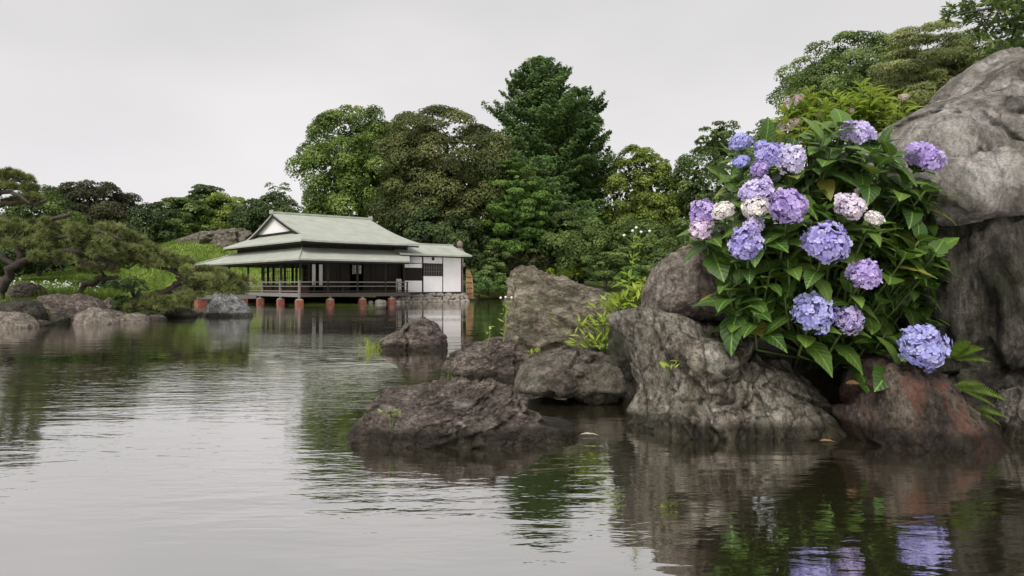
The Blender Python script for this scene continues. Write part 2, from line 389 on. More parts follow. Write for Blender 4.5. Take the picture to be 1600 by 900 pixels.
def rock(label, poly, Yc, thick, mat, level=5, seed=1, chunk=0.06, ncell=26, rough=0.035, strat=0.0, sdir=(0, 0, 1), sfreq=6.0,
         lean=0.25, bulge=2.6, base=-0.3, dome=True, name="rock", groove=0.03, back=1.0, parent=None):
    rng = np.random.default_rng(seed)
    pw = np.array([[(q[0] - 800) / F * Yc, CH - (q[1] - HZ) / F * Yc] for q in poly])
    zmin = pw[:, 1].min(); zmax = pw[:, 1].max(); zmid = zmin + 0.45 * (zmax - zmin)
    if base is not None:                                # run the foot of the stone below the water or soil
        low = pw[:, 1] < zmin + 0.25 * (zmax - zmin); pw[low, 1] += base
    ctr = np.array([(pw[:, 0].min() + pw[:, 0].max()) / 2, zmid]) * 0.5 + pw.mean(0) * 0.5
    th = np.linspace(-math.pi, math.pi, 721); rad = np.zeros(721)
    for i in range(len(pw)):
        a, b_ = pw[i] - ctr, pw[(i + 1) % len(pw)] - ctr; e = b_ - a
        ca, sa = np.cos(th), np.sin(th); den = ca * e[1] - sa * e[0]
        with np.errstate(divide='ignore', invalid='ignore'):
            t = (a[0] * e[1] - a[1] * e[0]) / den; u = (a[0] * sa - a[1] * ca) / den
        ok = (t > 0) & (u >= -1e-6) & (u <= 1 + 1e-6) & np.isfinite(t); rad = np.where(ok, np.maximum(rad, t), rad)
    ker = np.ones(7) / 7; rad = np.convolve(np.concatenate([rad[-8:-1], rad, rad[1:8]]), ker, 'same')[7:-7]
    v, f = ico(level); a, b_, c = v[:, 0], v[:, 1], v[:, 2]
    ang = np.arctan2(c, a); rho = np.clip(np.hypot(a, c), 0, 1); r = np.interp(ang, th, rad)
    q = np.clip(np.where(rho > 0, rho, 0), 0, 1)
    depth = np.sign(b_) * (1 - q ** bulge + 1e-9).clip(0) ** (1 / bulge) * thick
    depth = np.where(b_ > 0, depth * back, depth)
    P = np.stack([r * np.cos(ang) * q, depth, r * np.sin(ang) * q], 1)
    size = float(np.median(rad)); zz = P[:, 2] + ctr[1]
    P[:, 1] += lean * (zz - max(zmin, 0)) * np.clip(thick, 0, 1)
    D = P / (np.linalg.norm(P, axis=1, keepdims=True) + 1e-9)
    S = P / size
    wp = S + 0.35 * np.stack([fbm(S * 1.6, 3, seed + k) for k in range(3)], 1)
    # jointed blocks: every cell is shifted and tilted, with a groove between
    disp = np.zeros(len(P)); ii = np.arange(len(P))
    for nc_, am, gv, gw in ((ncell, chunk, groove, .045), (ncell * 6, chunk * .38, groove * .45, .022)):
        cells = rng.normal(size=(nc_, 3)); cells /= np.linalg.norm(cells, axis=1, keepdims=True); cells *= rng.uniform(.55, 1.15, (nc_, 1))
        cells[:, 1] *= thick / size; wq = wp * np.array([1.25, 1, .85])
        dd = ((wq[:, None, :] - cells[None]) ** 2).sum(2); o2 = np.argpartition(dd, 1, axis=1)[:, :2]
        da = dd[ii[:, None], o2]; sw = da[:, 0] > da[:, 1]; o2[sw] = o2[sw][:, ::-1]
        d1 = np.sqrt(dd[ii, o2[:, 0]]); d2 = np.sqrt(dd[ii, o2[:, 1]])
        off = rng.uniform(-1, 1, nc_); tl = rng.normal(size=(nc_, 3)) * 1.3 * (nc_ / 20) ** .4
        h1 = off[o2[:, 0]] + (tl[o2[:, 0]] * (wq - cells[o2[:, 0]])).sum(1)
        h2 = off[o2[:, 1]] + (tl[o2[:, 1]] * (wq - cells[o2[:, 1]])).sum(1)
        k = np.clip((d2 - d1) / (gw * 1.3), 0, 1); k = k * k * (3 - 2 * k); on = (hash3(o2.min(1), o2.max(1), o2.min(1) * 0, seed) < .6) * 1.0
        disp = disp + am * size * ((h1 + h2) / 2 * (1 - k) + h1 * k) - on * gv * size * 1.5 * np.exp(-((d2 - d1) / gw) ** 2)
    disp = disp + rough * size * (fbm(S * 2.2, 3, seed + 40) * 2.6 + fbm(S * 6.5, 5, seed + 50, .62) * 2.0 + fbm(S * 21, 3, seed + 55, .7) * .7)
    disp = disp - rough * size * 5.0 * np.clip(ridged(wp * 2.6 + 0.2, 4, seed + 60) - 0.66, 0, 1)
    if strat:
        sd = np.array(sdir, float); sd /= np.linalg.norm(sd)
        along = S @ sd; Q = S * 0.9 + np.outer(along, sd) * sfreq
        disp = disp + strat * size * (ridged(Q, 4, seed + 70) - 0.5) * 2.4
    P = P + D * disp[:, None]
    org = np.array([ctr[0], Yc, 0.0]); P[:, 2] += ctr[1]
    if parent is not None: org = org - np.array(parent.location)
    o = link(name, fast_mesh(name, P, f, mat, smooth=True), parent, loc=org)
    return tag(o, label, None if parent is not None else 'rock')

M = {}
M['tan'] = rock_mat("tan_stone", (0.15, 0.125, 0.09), (0.29, 0.245, 0.18), (0.46, 0.40, 0.31), 1.4, (1, 1, 2.6), (0, R(35), 0), lichen=0.35, moss=0.35, crack=0.15, cont=.8, dirt=.55)
M['mauve'] = rock_mat("mauve_stone", (0.080, 0.060, 0.048), (0.178, 0.140, 0.116), (0.31, 0.26, 0.225), 1.6, (1, 1, 2.4), (0, R(-14), 0), lichen=0.6, crack=0.3, wet=0.08, vein=.2, dirt=.4, cont=1.0)
M['brown'] = rock_mat("brown_stone", (0.08, 0.066, 0.052), (0.19, 0.16, 0.128), (0.32, 0.285, 0.24), 1.6, lichen=0.35, moss=0.35, crack=0.25)
M['jointed'] = rock_mat("jointed_stone", (0.14, 0.115, 0.088), (0.32, 0.28, 0.225), (0.48, 0.44, 0.38), 1.3, (1.6, 1, 0.75), (0, R(-30), 0), lichen=0.5, moss=0.35, crack=0.85, wet=0.08, cont=1.0, vein=.45, dirt=.55)
M['pink'] = rock_mat("pinkish_stone", (0.17, 0.135, 0.11), (0.31, 0.255, 0.215), (0.44, 0.39, 0.34), 2.2, lichen=0.3, moss=0.25, crack=0.25, wet=0, cont=.7)
M['red'] = rock_mat("reddish_stone", (0.055, 0.042, 0.034), (0.13, 0.095, 0.075), (0.23, 0.185, 0.15), 1.8, (1.6, 1, 0.7), (0, 0, 0), lichen=0.3, moss=0.2, stain=(0.19, 0.068, 0.048), crack=0.3)
M['pale'] = rock_mat("pale_banded_stone", (0.27, 0.24, 0.205), (0.46, 0.425, 0.385), (0.60, 0.575, 0.535), 1.0, (1.5, 1, 0.8), (0, R(35), 0), lichen=0.25, moss=0.30, crack=0.45, wet=0, cont=.6, vein=.2, dirt=.6)
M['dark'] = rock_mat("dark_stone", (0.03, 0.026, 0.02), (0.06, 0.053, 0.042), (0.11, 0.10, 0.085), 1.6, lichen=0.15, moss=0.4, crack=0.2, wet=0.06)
M['wall'] = rock_mat("streaked_stone_painted_shade", (0.035, 0.03, 0.024), (0.075, 0.066, 0.053), (0.14, 0.125, 0.10), 1.6, (2.4, 1, .5), lichen=0.15, moss=0.35, crack=0.2, wet=0)  # streaky mossy stone; its dark base colour paints the shade under the overhang
M['grey'] = rock_mat("grey_stone", (0.12, 0.12, 0.12), (0.26, 0.26, 0.255), (0.44, 0.44, 0.43), 1.4, lichen=0.5, crack=0.4, wet=0.10)

rock("tall tan boulder with slanting ridges standing between the water and yellow-green weeds",
     [(781,525),(784,475),(794,442),(815,421),(845,417),(872,426),(905,440),(938,453),(966,472),(962,492),(937,522),(905,548),(860,562),(800,552)],
     11.6, 0.75, M['tan'], 6, 11, chunk=.09, ncell=10, rough=.02, strat=.055, sdir=(0.55, 0.2, 0.85), sfreq=6, lean=.35, groove=.01, base=-.5)
rock("flat-topped dark mauve rock at the foot of the tall tan boulder",
     [(704,572),(714,554),(742,544),(770,534),(800,532),(828,550),(842,566),(838,600),(716,598)], 9.3, 0.5, M['mauve'], 6, 12, chunk=.11, ncell=14, strat=.05, sfreq=5, rough=.03)
rock("rounded brown rock hollowed underneath beside the large cracked rock",
     [(800,606),(815,568),(850,552),(895,543),(942,544),(976,554),(990,572),(992,606),(975,630),(930,634),(888,614),(850,622)], 7.6, 0.55, M['brown'], 6, 13, chunk=.11, ncell=14, rough=.03, base=None)
rock("long low purplish brown rock lying nearest in the open water",
     [(553,682),(572,668),(592,640),(606,622),(640,614),(668,602),(716,594),(770,594),(806,606),(836,636),(862,657),(888,664),(892,682),(842,692),(750,696),(650,698),(590,696),(566,690)],
     5.85, 0.62, M['mauve'], 7, 14, chunk=.10, ncell=16, rough=.028, strat=.07, sdir=(-0.25, -0.25, 1), sfreq=6, lean=.6, base=-.2, bulge=2.0)
rock("small peaked mauve rock alone in the middle of the pond",
     [(576,544),(598,530),(626,518),(648,501),(658,499),(672,508),(688,528),(696,546),(640,550),(590,550)], 13.6, 0.5, M['mauve'], 6, 15, chunk=.09, ncell=12, rough=.022, strat=.03, sfreq=4, base=-.2)
rock("large cracked tan rock at the water under the hydrangea",
     [(979,532),(988,510),(1020,502),(1068,505),(1112,512),(1165,528),(1222,572),(1282,618),(1338,668),(1336,690),(1200,692),(1130,686),(1100,682),(1050,677),(990,674),(987,642),(1004,612),(990,572)],
     6.15, 0.62, M['jointed'], 7, 16, chunk=.095, ncell=20, rough=.018, groove=.07, lean=.5, base=-.15, bulge=2.3)
rock("upright pinkish grey rock left of the hydrangea, perched above the cracked rock",
     [(1006,498),(1014,456),(1024,417),(1050,395),(1090,379),(1128,372),(1150,400),(1155,470),(1140,508),(1060,504)], 6.55, 0.45, M['pink'], 6, 17, chunk=.07, ncell=12, rough=.03, base=None, lean=.2)
rock("dark rock with a rust red face right of the cracked rock",
     [(1334,642),(1345,602),(1368,573),(1420,566),(1462,588),(1502,640),(1533,690),(1530,712),(1440,712),(1372,694),(1345,676)], 5.65, 0.5, M['red'], 6, 18, chunk=.12, ncell=14, rough=.03, groove=.05, lean=.5, base=-.15)
clf = thing("boulder", "huge pale weathered boulder with dark clefts filling the right edge behind the hydrangea", "rock", (5.2, 7.0, 0.0))
rock("pale upper face", [(1352,300),(1366,240),(1394,203),(1440,172),(1500,144),(1546,100),(1600,66),(1700,30),(1800,56),(1840,235),(1600,258),(1545,262),(1490,300),(1420,322)],
     6.75, .95, M['pale'], 7, 19, chunk=.075, ncell=9, rough=.012, groove=.07, lean=.30, base=None, name="rock_face", parent=clf)
rock("pale middle face under the cleft", [(1340,330),(1372,280),(1440,262),(1520,240),(1600,250),(1840,240),(1840,420),(1600,410),(1540,372),(1470,350),(1400,372),(1340,350)],
     6.85, 1.0, M['pale'], 6, 31, chunk=.085, ncell=10, rough=.015, groove=.07, lean=.05, base=None, name="rock_face", parent=clf)
rock("streaked lower face coloured dark as the shaded underside", [(1390,350),(1440,312),(1510,300),(1590,330),(1720,330),(1860,300),(1880,705),(1540,705),(1480,690),(1440,600),(1400,480)], 6.5, .72, M['wall'], 6, 27, chunk=.07, ncell=18, rough=.03, strat=.05, sdir=(1, 0, .1), sfreq=5, lean=.1, base=-.3, name="rock_face", parent=clf)
rock("pale lower block", [(1540,350),(1548,278),(1600,256),(1720,250),(1740,560),(1650,600),(1575,580),(1546,520),(1550,420)], 6.3, .6, M['pale'], 6, 28, chunk=.08, ncell=12, rough=.025, strat=.03, sdir=(1, 0, 0), sfreq=5, lean=.15, base=None, name="rock_face", parent=clf)
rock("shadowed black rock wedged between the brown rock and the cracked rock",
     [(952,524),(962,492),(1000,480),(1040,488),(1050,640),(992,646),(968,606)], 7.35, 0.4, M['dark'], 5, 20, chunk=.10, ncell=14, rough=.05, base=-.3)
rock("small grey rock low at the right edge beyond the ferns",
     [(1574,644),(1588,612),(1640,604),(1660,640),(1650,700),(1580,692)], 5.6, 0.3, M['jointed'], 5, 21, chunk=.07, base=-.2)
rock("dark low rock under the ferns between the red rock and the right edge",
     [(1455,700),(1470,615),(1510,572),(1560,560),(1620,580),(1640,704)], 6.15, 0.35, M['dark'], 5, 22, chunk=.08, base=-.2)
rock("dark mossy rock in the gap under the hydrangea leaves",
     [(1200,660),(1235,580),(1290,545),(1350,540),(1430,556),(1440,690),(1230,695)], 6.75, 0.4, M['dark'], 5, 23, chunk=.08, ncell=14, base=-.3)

LR = [  # left bank
 ("pale rounded rock at the water in the left corner", 'pink', 20.3, [(-40,512),(-30,492),(8,487),(34,491),(52,508),(56,519),(-40,519)], .5),
 ("broad dark mossy rock behind the pale corner rock", 'dark', 21.6, [(-20,512),(-10,478),(20,470),(50,473),(66,490),(68,512)], .5),
 ("boulder lying in the grass below the pine trunk", 'mauve', 26.0, [(14,464),(18,446),(34,441),(56,444),(68,456),(66,466)], .5),
 ("long mauve rock topping the left shore", 'mauve', 23.4, [(46,488),(54,465),(90,461),(130,461),(150,472),(162,487),(150,496),(60,496)], .6),
 ("rounded mauve rock at the water under the low pine", 'pink', 22.3, [(116,508),(122,490),(146,481),(168,488),(184,502),(182,512),(120,512)], .5),
 ("small dark rock at the water between mauve rocks", 'dark', 22.2, [(70,510),(78,492),(92,488),(106,496),(111,512)], .4),
 ("flat wedge-shaped rock at the water under pine sprays", 'pink', 23.2, [(170,506),(182,496),(215,488),(230,494),(234,506),(200,509)], .45),
 ("small pointed upright stone on the left shore", 'pink', 25.0, [(158,488),(164,470),(170,464),(178,474),(184,489)], .25),
 ("flat stone beside the pointed upright stone", 'mauve', 24.0, [(158,494),(168,484),(190,487),(204,496),(180,500)], .4),
 ("low dark lumpy rock between the low pine and the grey standing stone", 'dark', 26.8, [(252,496),(262,485),(280,481),(298,484),(306,494),(300,500),(256,500)], .4),
 ("tall pointed grey stone standing in water before the house", 'grey', 28.0, [(311,494),(322,478),(336,458),(347,452),(360,457),(374,470),(388,484),(391,496)], .55),
 ("little stone half hidden under the low pine sprays", 'dark', 24.6, [(218,498),(224,489),(236,487),(244,497)], .25),
]
LR += [
 ("low brown rock at the water between the dark shore rock and the wedge-shaped rock", 'brown', 22.6, [(106,512),(112,500),(130,496),(150,500),(158,512)], .35),
 ("low rounded rock at the water right of the pale corner rock", 'brown', 21.2, [(44,516),(50,504),(64,500),(76,506),(80,516)], .35),
 ("small mauve rock at the water right of the wedge-shaped rock", 'mauve', 24.6, [(226,503),(232,493),(246,490),(258,496),(262,504)], .35),
 ("low dark rock along the shore left of the grey standing stone", 'brown', 28.6, [(286,494),(292,486),(304,483),(316,488),(322,496)], .4),
]
for i, (lb, mt, Y, pl, tk) in enumerate(LR):
    rock(lb, pl, Y, tk, M[mt], 5, 60 + i, chunk=.06, ncell=10, rough=.026, base=-.3, lean=.3)
rock("brown rocky outcrop capping the grassy mound", [(282,392),(296,376),(320,365),(352,361),(384,363),(404,372),(420,392)], 72.0, 4.0, M['brown'], 6, 90,
     chunk=.10, ncell=30, rough=.05, base=-2.0, name="rock_outcrop")

# ------------------------------------------------------------------ the tea house over the water
wood = simple("dark_timber", (0.024, 0.020, 0.016), .7, .4, 6, (1, 1, 8), .3)
greywood = simple("weathered_timber", (0.20, 0.185, 0.165), .8, .35, 5, (3, 3, 12), .3)
plaster = simple("white_plaster", (0.86, 0.84, 0.84), .9, .05, 2.5, (1, 1, 1), .08)
paper = simple("shoji_paper", (0.72, 0.70, 0.66), .9, .05, 3)
brickred = simple("red_footing", (0.235, 0.085, 0.06), .8, .45, 6, (1, 1, 2), .3)
capstone = simple("pale_stone_cap", (0.45, 0.43, 0.40), .8, .2, 8)
bamboo = simple("tan_bamboo", (0.36, 0.22, 0.12), .6, .3, 4, (6, 6, 1), .2)
cobble_m = simple("cobble_stone", (0.27, 0.245, 0.21), .8, .45, 3.0)
mr, n, b = new_mat("verdigris_roof")
tcn = nd(n, "ShaderNodeTexCoord"); n1 = nd(n, "ShaderNodeTexNoise", i_Scale=1.3, i_Detail=8.0, i_Roughness=.65); n.links.new(tcn.outputs['Object'], n1.inputs[0])
n2 = nd(n, "ShaderNodeTexNoise", i_Scale=14.0, i_Detail=6.0, i_Roughness=.7); n.links.new(tcn.outputs['Object'], n2.inputs[0])
col = ramp(n, n1.outputs[0], [(0.3, (0.345, 0.36, 0.31)), (0.7, (0.47, 0.485, 0.43))])
col = mixc(n, .6, col, ramp(n, n2.outputs[0], [(.3, .74), (.7, 1.18)]), 'MULTIPLY')
br = nd(n, "ShaderNodeTexBrick", i_Scale=1.0, offset=0.5); br.inputs['Color1'].default_value = (1, 1, 1, 1); br.inputs['Color2'].default_value = (.86, .88, .86, 1); br.inputs['Mortar'].default_value = (.62, .64, .6, 1)
br.inputs['Brick Width'].default_value = .5; br.inputs['Row Height'].default_value = .16; br.inputs['Mortar Size'].default_value = .012
n.links.new(tcn.outputs['Object'], br.inputs[0])
col = mixc(n, .55, col, br.outputs[0], 'MULTIPLY')
n.links.new(col, b.inputs['Base Color']); b.inputs['Roughness'].default_value = .6
bp = nd(n, "ShaderNodeBump", i_Strength=.4, i_Distance=.02); n.links.new(br.outputs[0], bp.inputs['Height']); n.links.new(bp.outputs[0], b.inputs['Normal'])
roofm = mr

H = thing("tea_house", "low Japanese tea house with pale green tiered roofs built over the pond", "house", (HO[0], HO[1], 0), R(40))

def quad_sheet(a, b_, c, d, nu=10, nv=8, sag=0.0, lift=0.0):
    """a-b eave line, d-c top line; concave sag across, lift at the corners"""
    a, b_, c, d = map(np.array, (a, b_, c, d)); g_ = []
    for j in range(nv + 1):
        t = j / nv; row = []
        for i in range(nu + 1):
            s = i / nu; p = (a + (b_ - a) * s) * (1 - t) + (d + (c - d) * s) * t
            p = p + np.array([0, 0, -sag * math.sin(math.pi * t) + lift * (1 - t) * (abs(2 * s - 1) ** 4)]); row.append(tuple(p))
        g_.append(row)
    return g_

# lower roof: front, left and back slopes meeting on hips
lo = MB(); ze, zt = 2.72, 3.47
lo.sheet(quad_sheet((0,0,ze),(7.5,0,ze),(8.8,2.2,zt),(1.2,2.2,zt), 14, 6, .05), .10)
lo.sheet(quad_sheet((0,19.7,ze),(0,0,ze),(1.2,2.2,zt),(1.2,13.4,zt), 20, 6, .05), .10)
lo.sheet(quad_sheet((10,19.7,ze),(0,19.7,ze),(1.2,13.4,zt),(8.8,13.4,zt), 10, 6, .05), .10)
o_lo = lo.build("lower_roof", roofm, H)
m = MB(); m.tube([(0,.0,ze+.03),(1.2,2.2,zt)], [.04,.04]); m.build("hip_cap", roofm, o_lo)
m = MB(); m.tube([(0,19.7,ze+.03),(1.2,13.4,zt)], [.04,.04]); m.build("hip_cap", roofm, o_lo)
m = MB()                                                # fascia under the eaves
m.box(.06, 7.45, .05, .12, ze - .20, ze - .095); m.box(.05, .12, .12, 19.6, ze - .20, ze - .095); m.build("eave_board", wood, o_lo)
m = MB()
for i in range(24): m.box(.35 + i * .31, .42 + i * .31, .14, 2.1, ze - .19, ze - .12)
for i in range(60): m.box(.14, 1.2, .35 + i * .32, .42 + i * .32, ze - .19, ze - .12)
tag(m.build("rafter", wood, o_lo), kind='stuff')
m = MB(); m.box(.25, 9, .22, 19.4, ze - .115, ze - .105); m.build("soffit", wood, o_lo)
# upper clerestory band
m = MB(); m.box(1.25, 8.75, 2.25, 13.35, 3.3, 4.05); m.build("clerestory_wall", wood, H)
for i in range(9):
    m = MB(); m.box(1.35 + i * .9, 1.40 + i * .9, 2.21, 2.248, 3.5, 3.98); m.build("clerestory_batten", wood, H)
# upper hip-and-gable roof
zu, zr = 3.87, 6.0
def front_slope(sign):
    g_ = []
    vr = 7.7
    for j in range(15):
        t = j / 14; v = vr - sign * 6.7 * (1 - t)
        ul = .6 + .95 * min(1, t / .304); ur = 9.03 - .15 * t
        z = zu + (zr - zu) * t - .16 * math.sin(math.pi * t)
        g_.append([(ul + (ur - ul) * i / 14, v, z + (.05 * (1 - t) ** 3 * abs(2 * i / 14 - 1) ** 4)) for i in range(15)])
    return g_
up = MB(); up.sheet(front_slope(1), .11); up.sheet(front_slope(-1), .11)
def zslope(v):
    t = min(v - 1, 14.4 - v) / 6.7; return zu + (zr - zu) * t - .16 * math.sin(math.pi * min(1, t))
g_ = []
for j in range(7):
    u = .6 + 1.5 * j / 6; tv = (u - .6) / .95 * 2.04 + .02
    zz_ = zslope(1 + (u - .6) / .95 * 2.04) - .012
    g_.append([(u, 1 + tv + (13.4 - 2 * tv) * i / 16, zz_) for i in range(17)])
up.sheet(g_, .09)
o_up = up.build("upper_roof", roofm, H)
m = MB(); m.box(1.5, 8.95, 7.56, 7.84, zr - .03, zr + .10); m.build("ridge_cap", roofm, o_up)
m = MB(); m.box(1.42, 1.55, 7.5, 7.9, zr - .06, zr + .20); m.build("ridge_end", roofm, o_up)
m = MB(); m.box(8.9, 9.03, 7.5, 7.9, zr - .06, zr + .20); m.build("ridge_end", roofm, o_up)
m = MB(); m.add([(1.74,3.7,4.56),(1.74,11.7,4.56),(1.74,7.7,5.86),(1.80,3.7,4.56),(1.80,11.7,4.56),(1.80,7.7,5.86)], [(0,1,2),(3,5,4),(0,3,4,1),(1,4,5,2),(2,5,3,0)])
m.build("gable_wall", plaster, H)
m = MB()
for sgn in (1, -1):
    pr = []
    for j in range(9):
        v = 7.7 - sgn * 4.75 * (1 - j / 8); z = zslope(v) - .12; pr.append((v, z))
    for (v0, z0), (v1, z1) in zip(pr[:-1], pr[1:]):
        m.add([(1.56,v0,z0),(1.62,v0,z0),(1.62,v0,z0-.16),(1.56,v0,z0-.16),(1.56,v1,z1),(1.62,v1,z1),(1.62,v1,z1-.16),(1.56,v1,z1-.16)],
              [(0,1,2,3),(7,6,5,4),(0,4,5,1),(1,5,6,2),(2,6,7,3),(3,7,4,0)])
m.build("barge_board", wood, o_up)
m = MB(); m.box(1.69, 1.739, 3.9, 11.5, 4.55, 4.66); m.build("gable_beam", wood, H)
m = MB(); m.box(.72, 8.9, 1.10, 1.17, zu - .20, zu - .105); m.box(.70, .77, 1.17, 14.2, zu - .20, zu - .105); m.build("upper_eave_board", wood, o_up)
# floor, deck edge, beams
zf = .66
m = MB(); m.box(.62, 9, 1.27, 13.0, zf - .12, zf - .005); m.build("floor", wood, H)
m = MB(); m.box(.5, .615, 1.15, 9.8, zf - .2, zf + .03); m.build("deck_edge", greywood, H)
m = MB(); m.box(.62, 8.2, 1.15, 1.265, zf - .2, zf + .03); m.build("deck_edge", simple("brown_timber", (0.085, 0.07, 0.056), .75, .3, 6, (8, 3, 3), .3), H)
# pillars on red footings
def pillar(u, v, hgt=.28, s=.205):
    m = MB(); m.box(u - s, u + s, v - s * .8, v + s * .8, -.5, hgt); p = m.build("footing", brickred, H)
    m = MB(); m.box(u - s * .78, u + s * .78, v - s * .6, v + s * .6, hgt + .001, hgt + .05); m.build("cap_stone", capstone, p)
    m = MB(); m.box(u - .06, u + .06, v - .06, v + .06, hgt + .05, zf - .2); m.build("stub_post", greywood, p)
for u in (.56, 2.55, 4.75, 6.85): pillar(u, 1.22)
for v in (4.0, 7.3, 10.2): pillar(.58, v)
# posts
def post(u, v, z0, z1, s=.06, mat=wood, name="post"):
    m = MB(); m.box(u - s, u + s, v - s, v + s, z0, z1); return m.build(name, mat, H)
for u in (2.45, 4.45, 6.45): post(u, 1.33, zf, ze - .2)
post(.68, 1.33, zf, ze - .2, .045, wood)
for v in (4.2, 7.0, 9.7, 13.4, 17.8): post(.68, v, zf if v < 12 else .2, ze - .2, .05, wood)
for v in (2.45, 4.3, 6.1, 8.0, 9.9): post(1.75, v, zf, ze - .1)
for u in (3.9, 6.1, 8.2): post(u, 2.40, zf, ze - .1)
# railing
def rail(u0, v0, u1, v1, z, s, mat, name="rail"):
    m = MB(); m.box(min(u0,u1) - s, max(u0,u1) + s, min(v0,v1) - s, max(v0,v1) + s, z - s, z + s); return m.build(name, mat, H)
for z, s in ((zf + .70, .035), (zf + .44, .025), (zf + .14, .03)):
    rail(.56, 1.3, .56, 9.7, z, s, greywood)
    rail(.66, 1.21, 8.1, 1.21, z, s, wood if z < 1 else greywood)
for v in (1.21, 4.0, 6.9, 9.7): post(.56, v, zf + .031, zf + .80, .055, greywood, "rail_post")
for u in (2.4, 4.4, 6.4, 8.05): post(u, 1.21, zf + .031, zf + .74, .04, wood, "rail_post")
for u in (1.5, 3.4, 5.4, 7.3): post(u, 1.21, zf + .04, zf + .66, .022, wood, "rail_post")
# front wall of dark panels set back behind the veranda
for i in range(6):
    u0 = 2.7 + i * .93
    if i == 2: continue
    m = MB(); m.box(u0, u0 + .90, 2.42, 2.47, zf, zf + 1.85)
    for q in range(1, 4): m.box(u0 + .03, u0 + .87, 2.395, 2.419, zf + q * .46, zf + q * .46 + .03)
    m.build("wall_panel", wood, H)
m = MB(); m.box(1.7, 8.4, 2.41, 2.48, zf + 1.86, ze - .11); m.build("lintel", wood, H)
m = MB(); m.box(1.72, 1.80, 2.5, 9.9, zf + 1.86, ze - .11); m.build("lintel", wood, H)
m = MB(); m.box(2.7, 8.9, 5.5, 5.56, zf, ze - .1); m.build("inner_wall", wood, H)
m = MB(); m.box(8.85, 8.95, 2.5, 13, zf, ze - .1); m.build("side_wall", wood, H)
# white shoji screens near the corner, paper lantern window, pale panel at the right end
for u0, v0, wd in ((1.95, 2.43, .22), (2.42, 2.43, .22)):
    m = MB(); m.box(u0, u0 + wd, v0, v0 + .04, zf + .5, zf + 1.8); m.build("shoji_screen", paper, H)
m = MB(); m.box(4.62, 5.12, 2.0, 2.3, zf + 1.22, zf + 1.80)
o = m.build("paper_lamp", simple("lamp_paper", (0.45, 0.44, 0.40), .8, .05, 3), H)
m = MB()
for q in range(4): m.box(4.60 + q * .167, 4.62 + q * .167, 1.975, 1.999, zf + 1.2, zf + 1.82)
for q in range(3): m.box(4.62, 5.12, 1.977, 1.998, zf + 1.22 + q * .28, zf + 1.24 + q * .28)
m.build("lamp_frame", wood, o)
m = MB(); m.box(7.35, 7.75, 1.42, 1.46, zf + .06, zf + .92); m.build("notice_panel", simple("pale_panel", (0.50, 0.46, 0.40), .8, .1, 4), H)
# lattice windows along the left side and the back, open to the lawn
def lattice(u, v0, v1, z0, z1, nb, nh):
    m = MB()
    m.box(u - .03, u + .03, v0, v0 + .06, z0, z1); m.box(u - .03, u + .03, v1 - .06, v1, z0, z1)
    m.box(u - .03, u + .03, v0 + .06, v1 - .06, z0, z0 + .06); m.box(u - .03, u + .03, v0 + .06, v1 - .06, z1 - .06, z1)
    f_ = m.build("lattice_window", wood, H)
    m = MB()
    for k in range(1, nb): y = v0 + (v1 - v0) * k / nb; m.box(u - .012, u + .012, y - .014, y + .014, z0 + .06, z1 - .06)
    for k in range(1, nh): z = z0 + (z1 - z0) * k / nh; m.box(u - .016, u + .016, v0 + .06, v1 - .06, z - .014, z + .014)
    m.build("lattice_bar", wood, f_)
for v0 in (2.52, 4.37, 6.17, 8.07): lattice(1.75, v0, v0 + 1.7, zf + .55, zf + 1.85, 5, 3)
m = MB()
for v0 in (2.52, 4.37, 6.17, 8.07): m.box(1.72, 1.78, v0, v0 + 1.7, zf, zf + .53)
m.build("dado_panel", simple("red_brown_panel", (0.09, 0.04, 0.03), .7, .3, 5), H)
for u0 in (2.2, 4.0, 5.8): post(u0, 10.0, zf, ze - .1)

# annex with white plaster walls
za = .70
va = 2.0
def apanel(u0, u1, z0, z1, name="wall_panel", mat=plaster, v0=va, v1=None):
    m = MB(); m.box(u0, u1, v0, v1 or v0 + .12, z0, z1); return m.build(name, mat, H)
apanel(8.35, 9.72, za, 1.47); apanel(8.35, 9.72, 2.35, 3.3)
apanel(8.35, 9.72, 1.47, 2.35, "dark_board_panel", wood, va + .01)
m = MB()
for i in range(14): m.box(8.4 + i * .095, 8.43 + i * .095, va - .02, va + .009, 1.49, 2.33)
m.build("slat", wood, H)
apanel(9.84, 11.40, za, 1.80); apanel(9.84, 11.40, 2.66, 3.3); apanel(11.48, 13.0, za, 3.3)
wnd = apanel(9.85, 11.39, 1.80, 2.66, "window", simple("dark_pane", (0.03, 0.032, 0.03), .3, .3, 2), va + .06)
m = MB()
for i in range(8): m.box(9.9 + i * .2, 9.925 + i * .2, va - .015, va + .05, 1.86, 2.60)
for z in (2.1, 2.35): m.box(9.86, 11.38, va - .005, va + .04, z, z + .03)
m.build("window_bar", greywood, wnd)
m = MB(); m.box(9.79, 11.45, va - .03, va + .058, 1.80, 1.86); m.box(9.79, 11.45, va - .03, va + .058, 2.60, 2.66); m.box(9.79,9.85,va-.03,va+.058,1.86,2.6); m.box(11.39,11.45,va-.03,va+.058,1.86,2.6)
m.build("frame", wood, wnd)
post(8.29, va + .05, .3, 3.3, .06); post(9.78, va + .04, .3, 1.799, .055); post(9.78, va + .04, 2.661, 3.3, .055); post(11.44, va + .04, .3, 1.799, .036); post(11.44, va + .04, 2.661, 3.3, .036); post(13.05, va + .05, .3, 3.3, .05)
m = MB(); m.box(8.35, 13.1, va - .03, va + .14, .52, za - .002); m.build("sill_beam", wood, H)
m = MB(); m.box(13.0, 13.1, va + .12, 5.2, za, 3.3); m.build("side_wall", plaster, H)
m = MB(); m.box(8.4, 13.0, 5.1, 5.2, za, 3.3); m.build("back_wall", plaster, H)
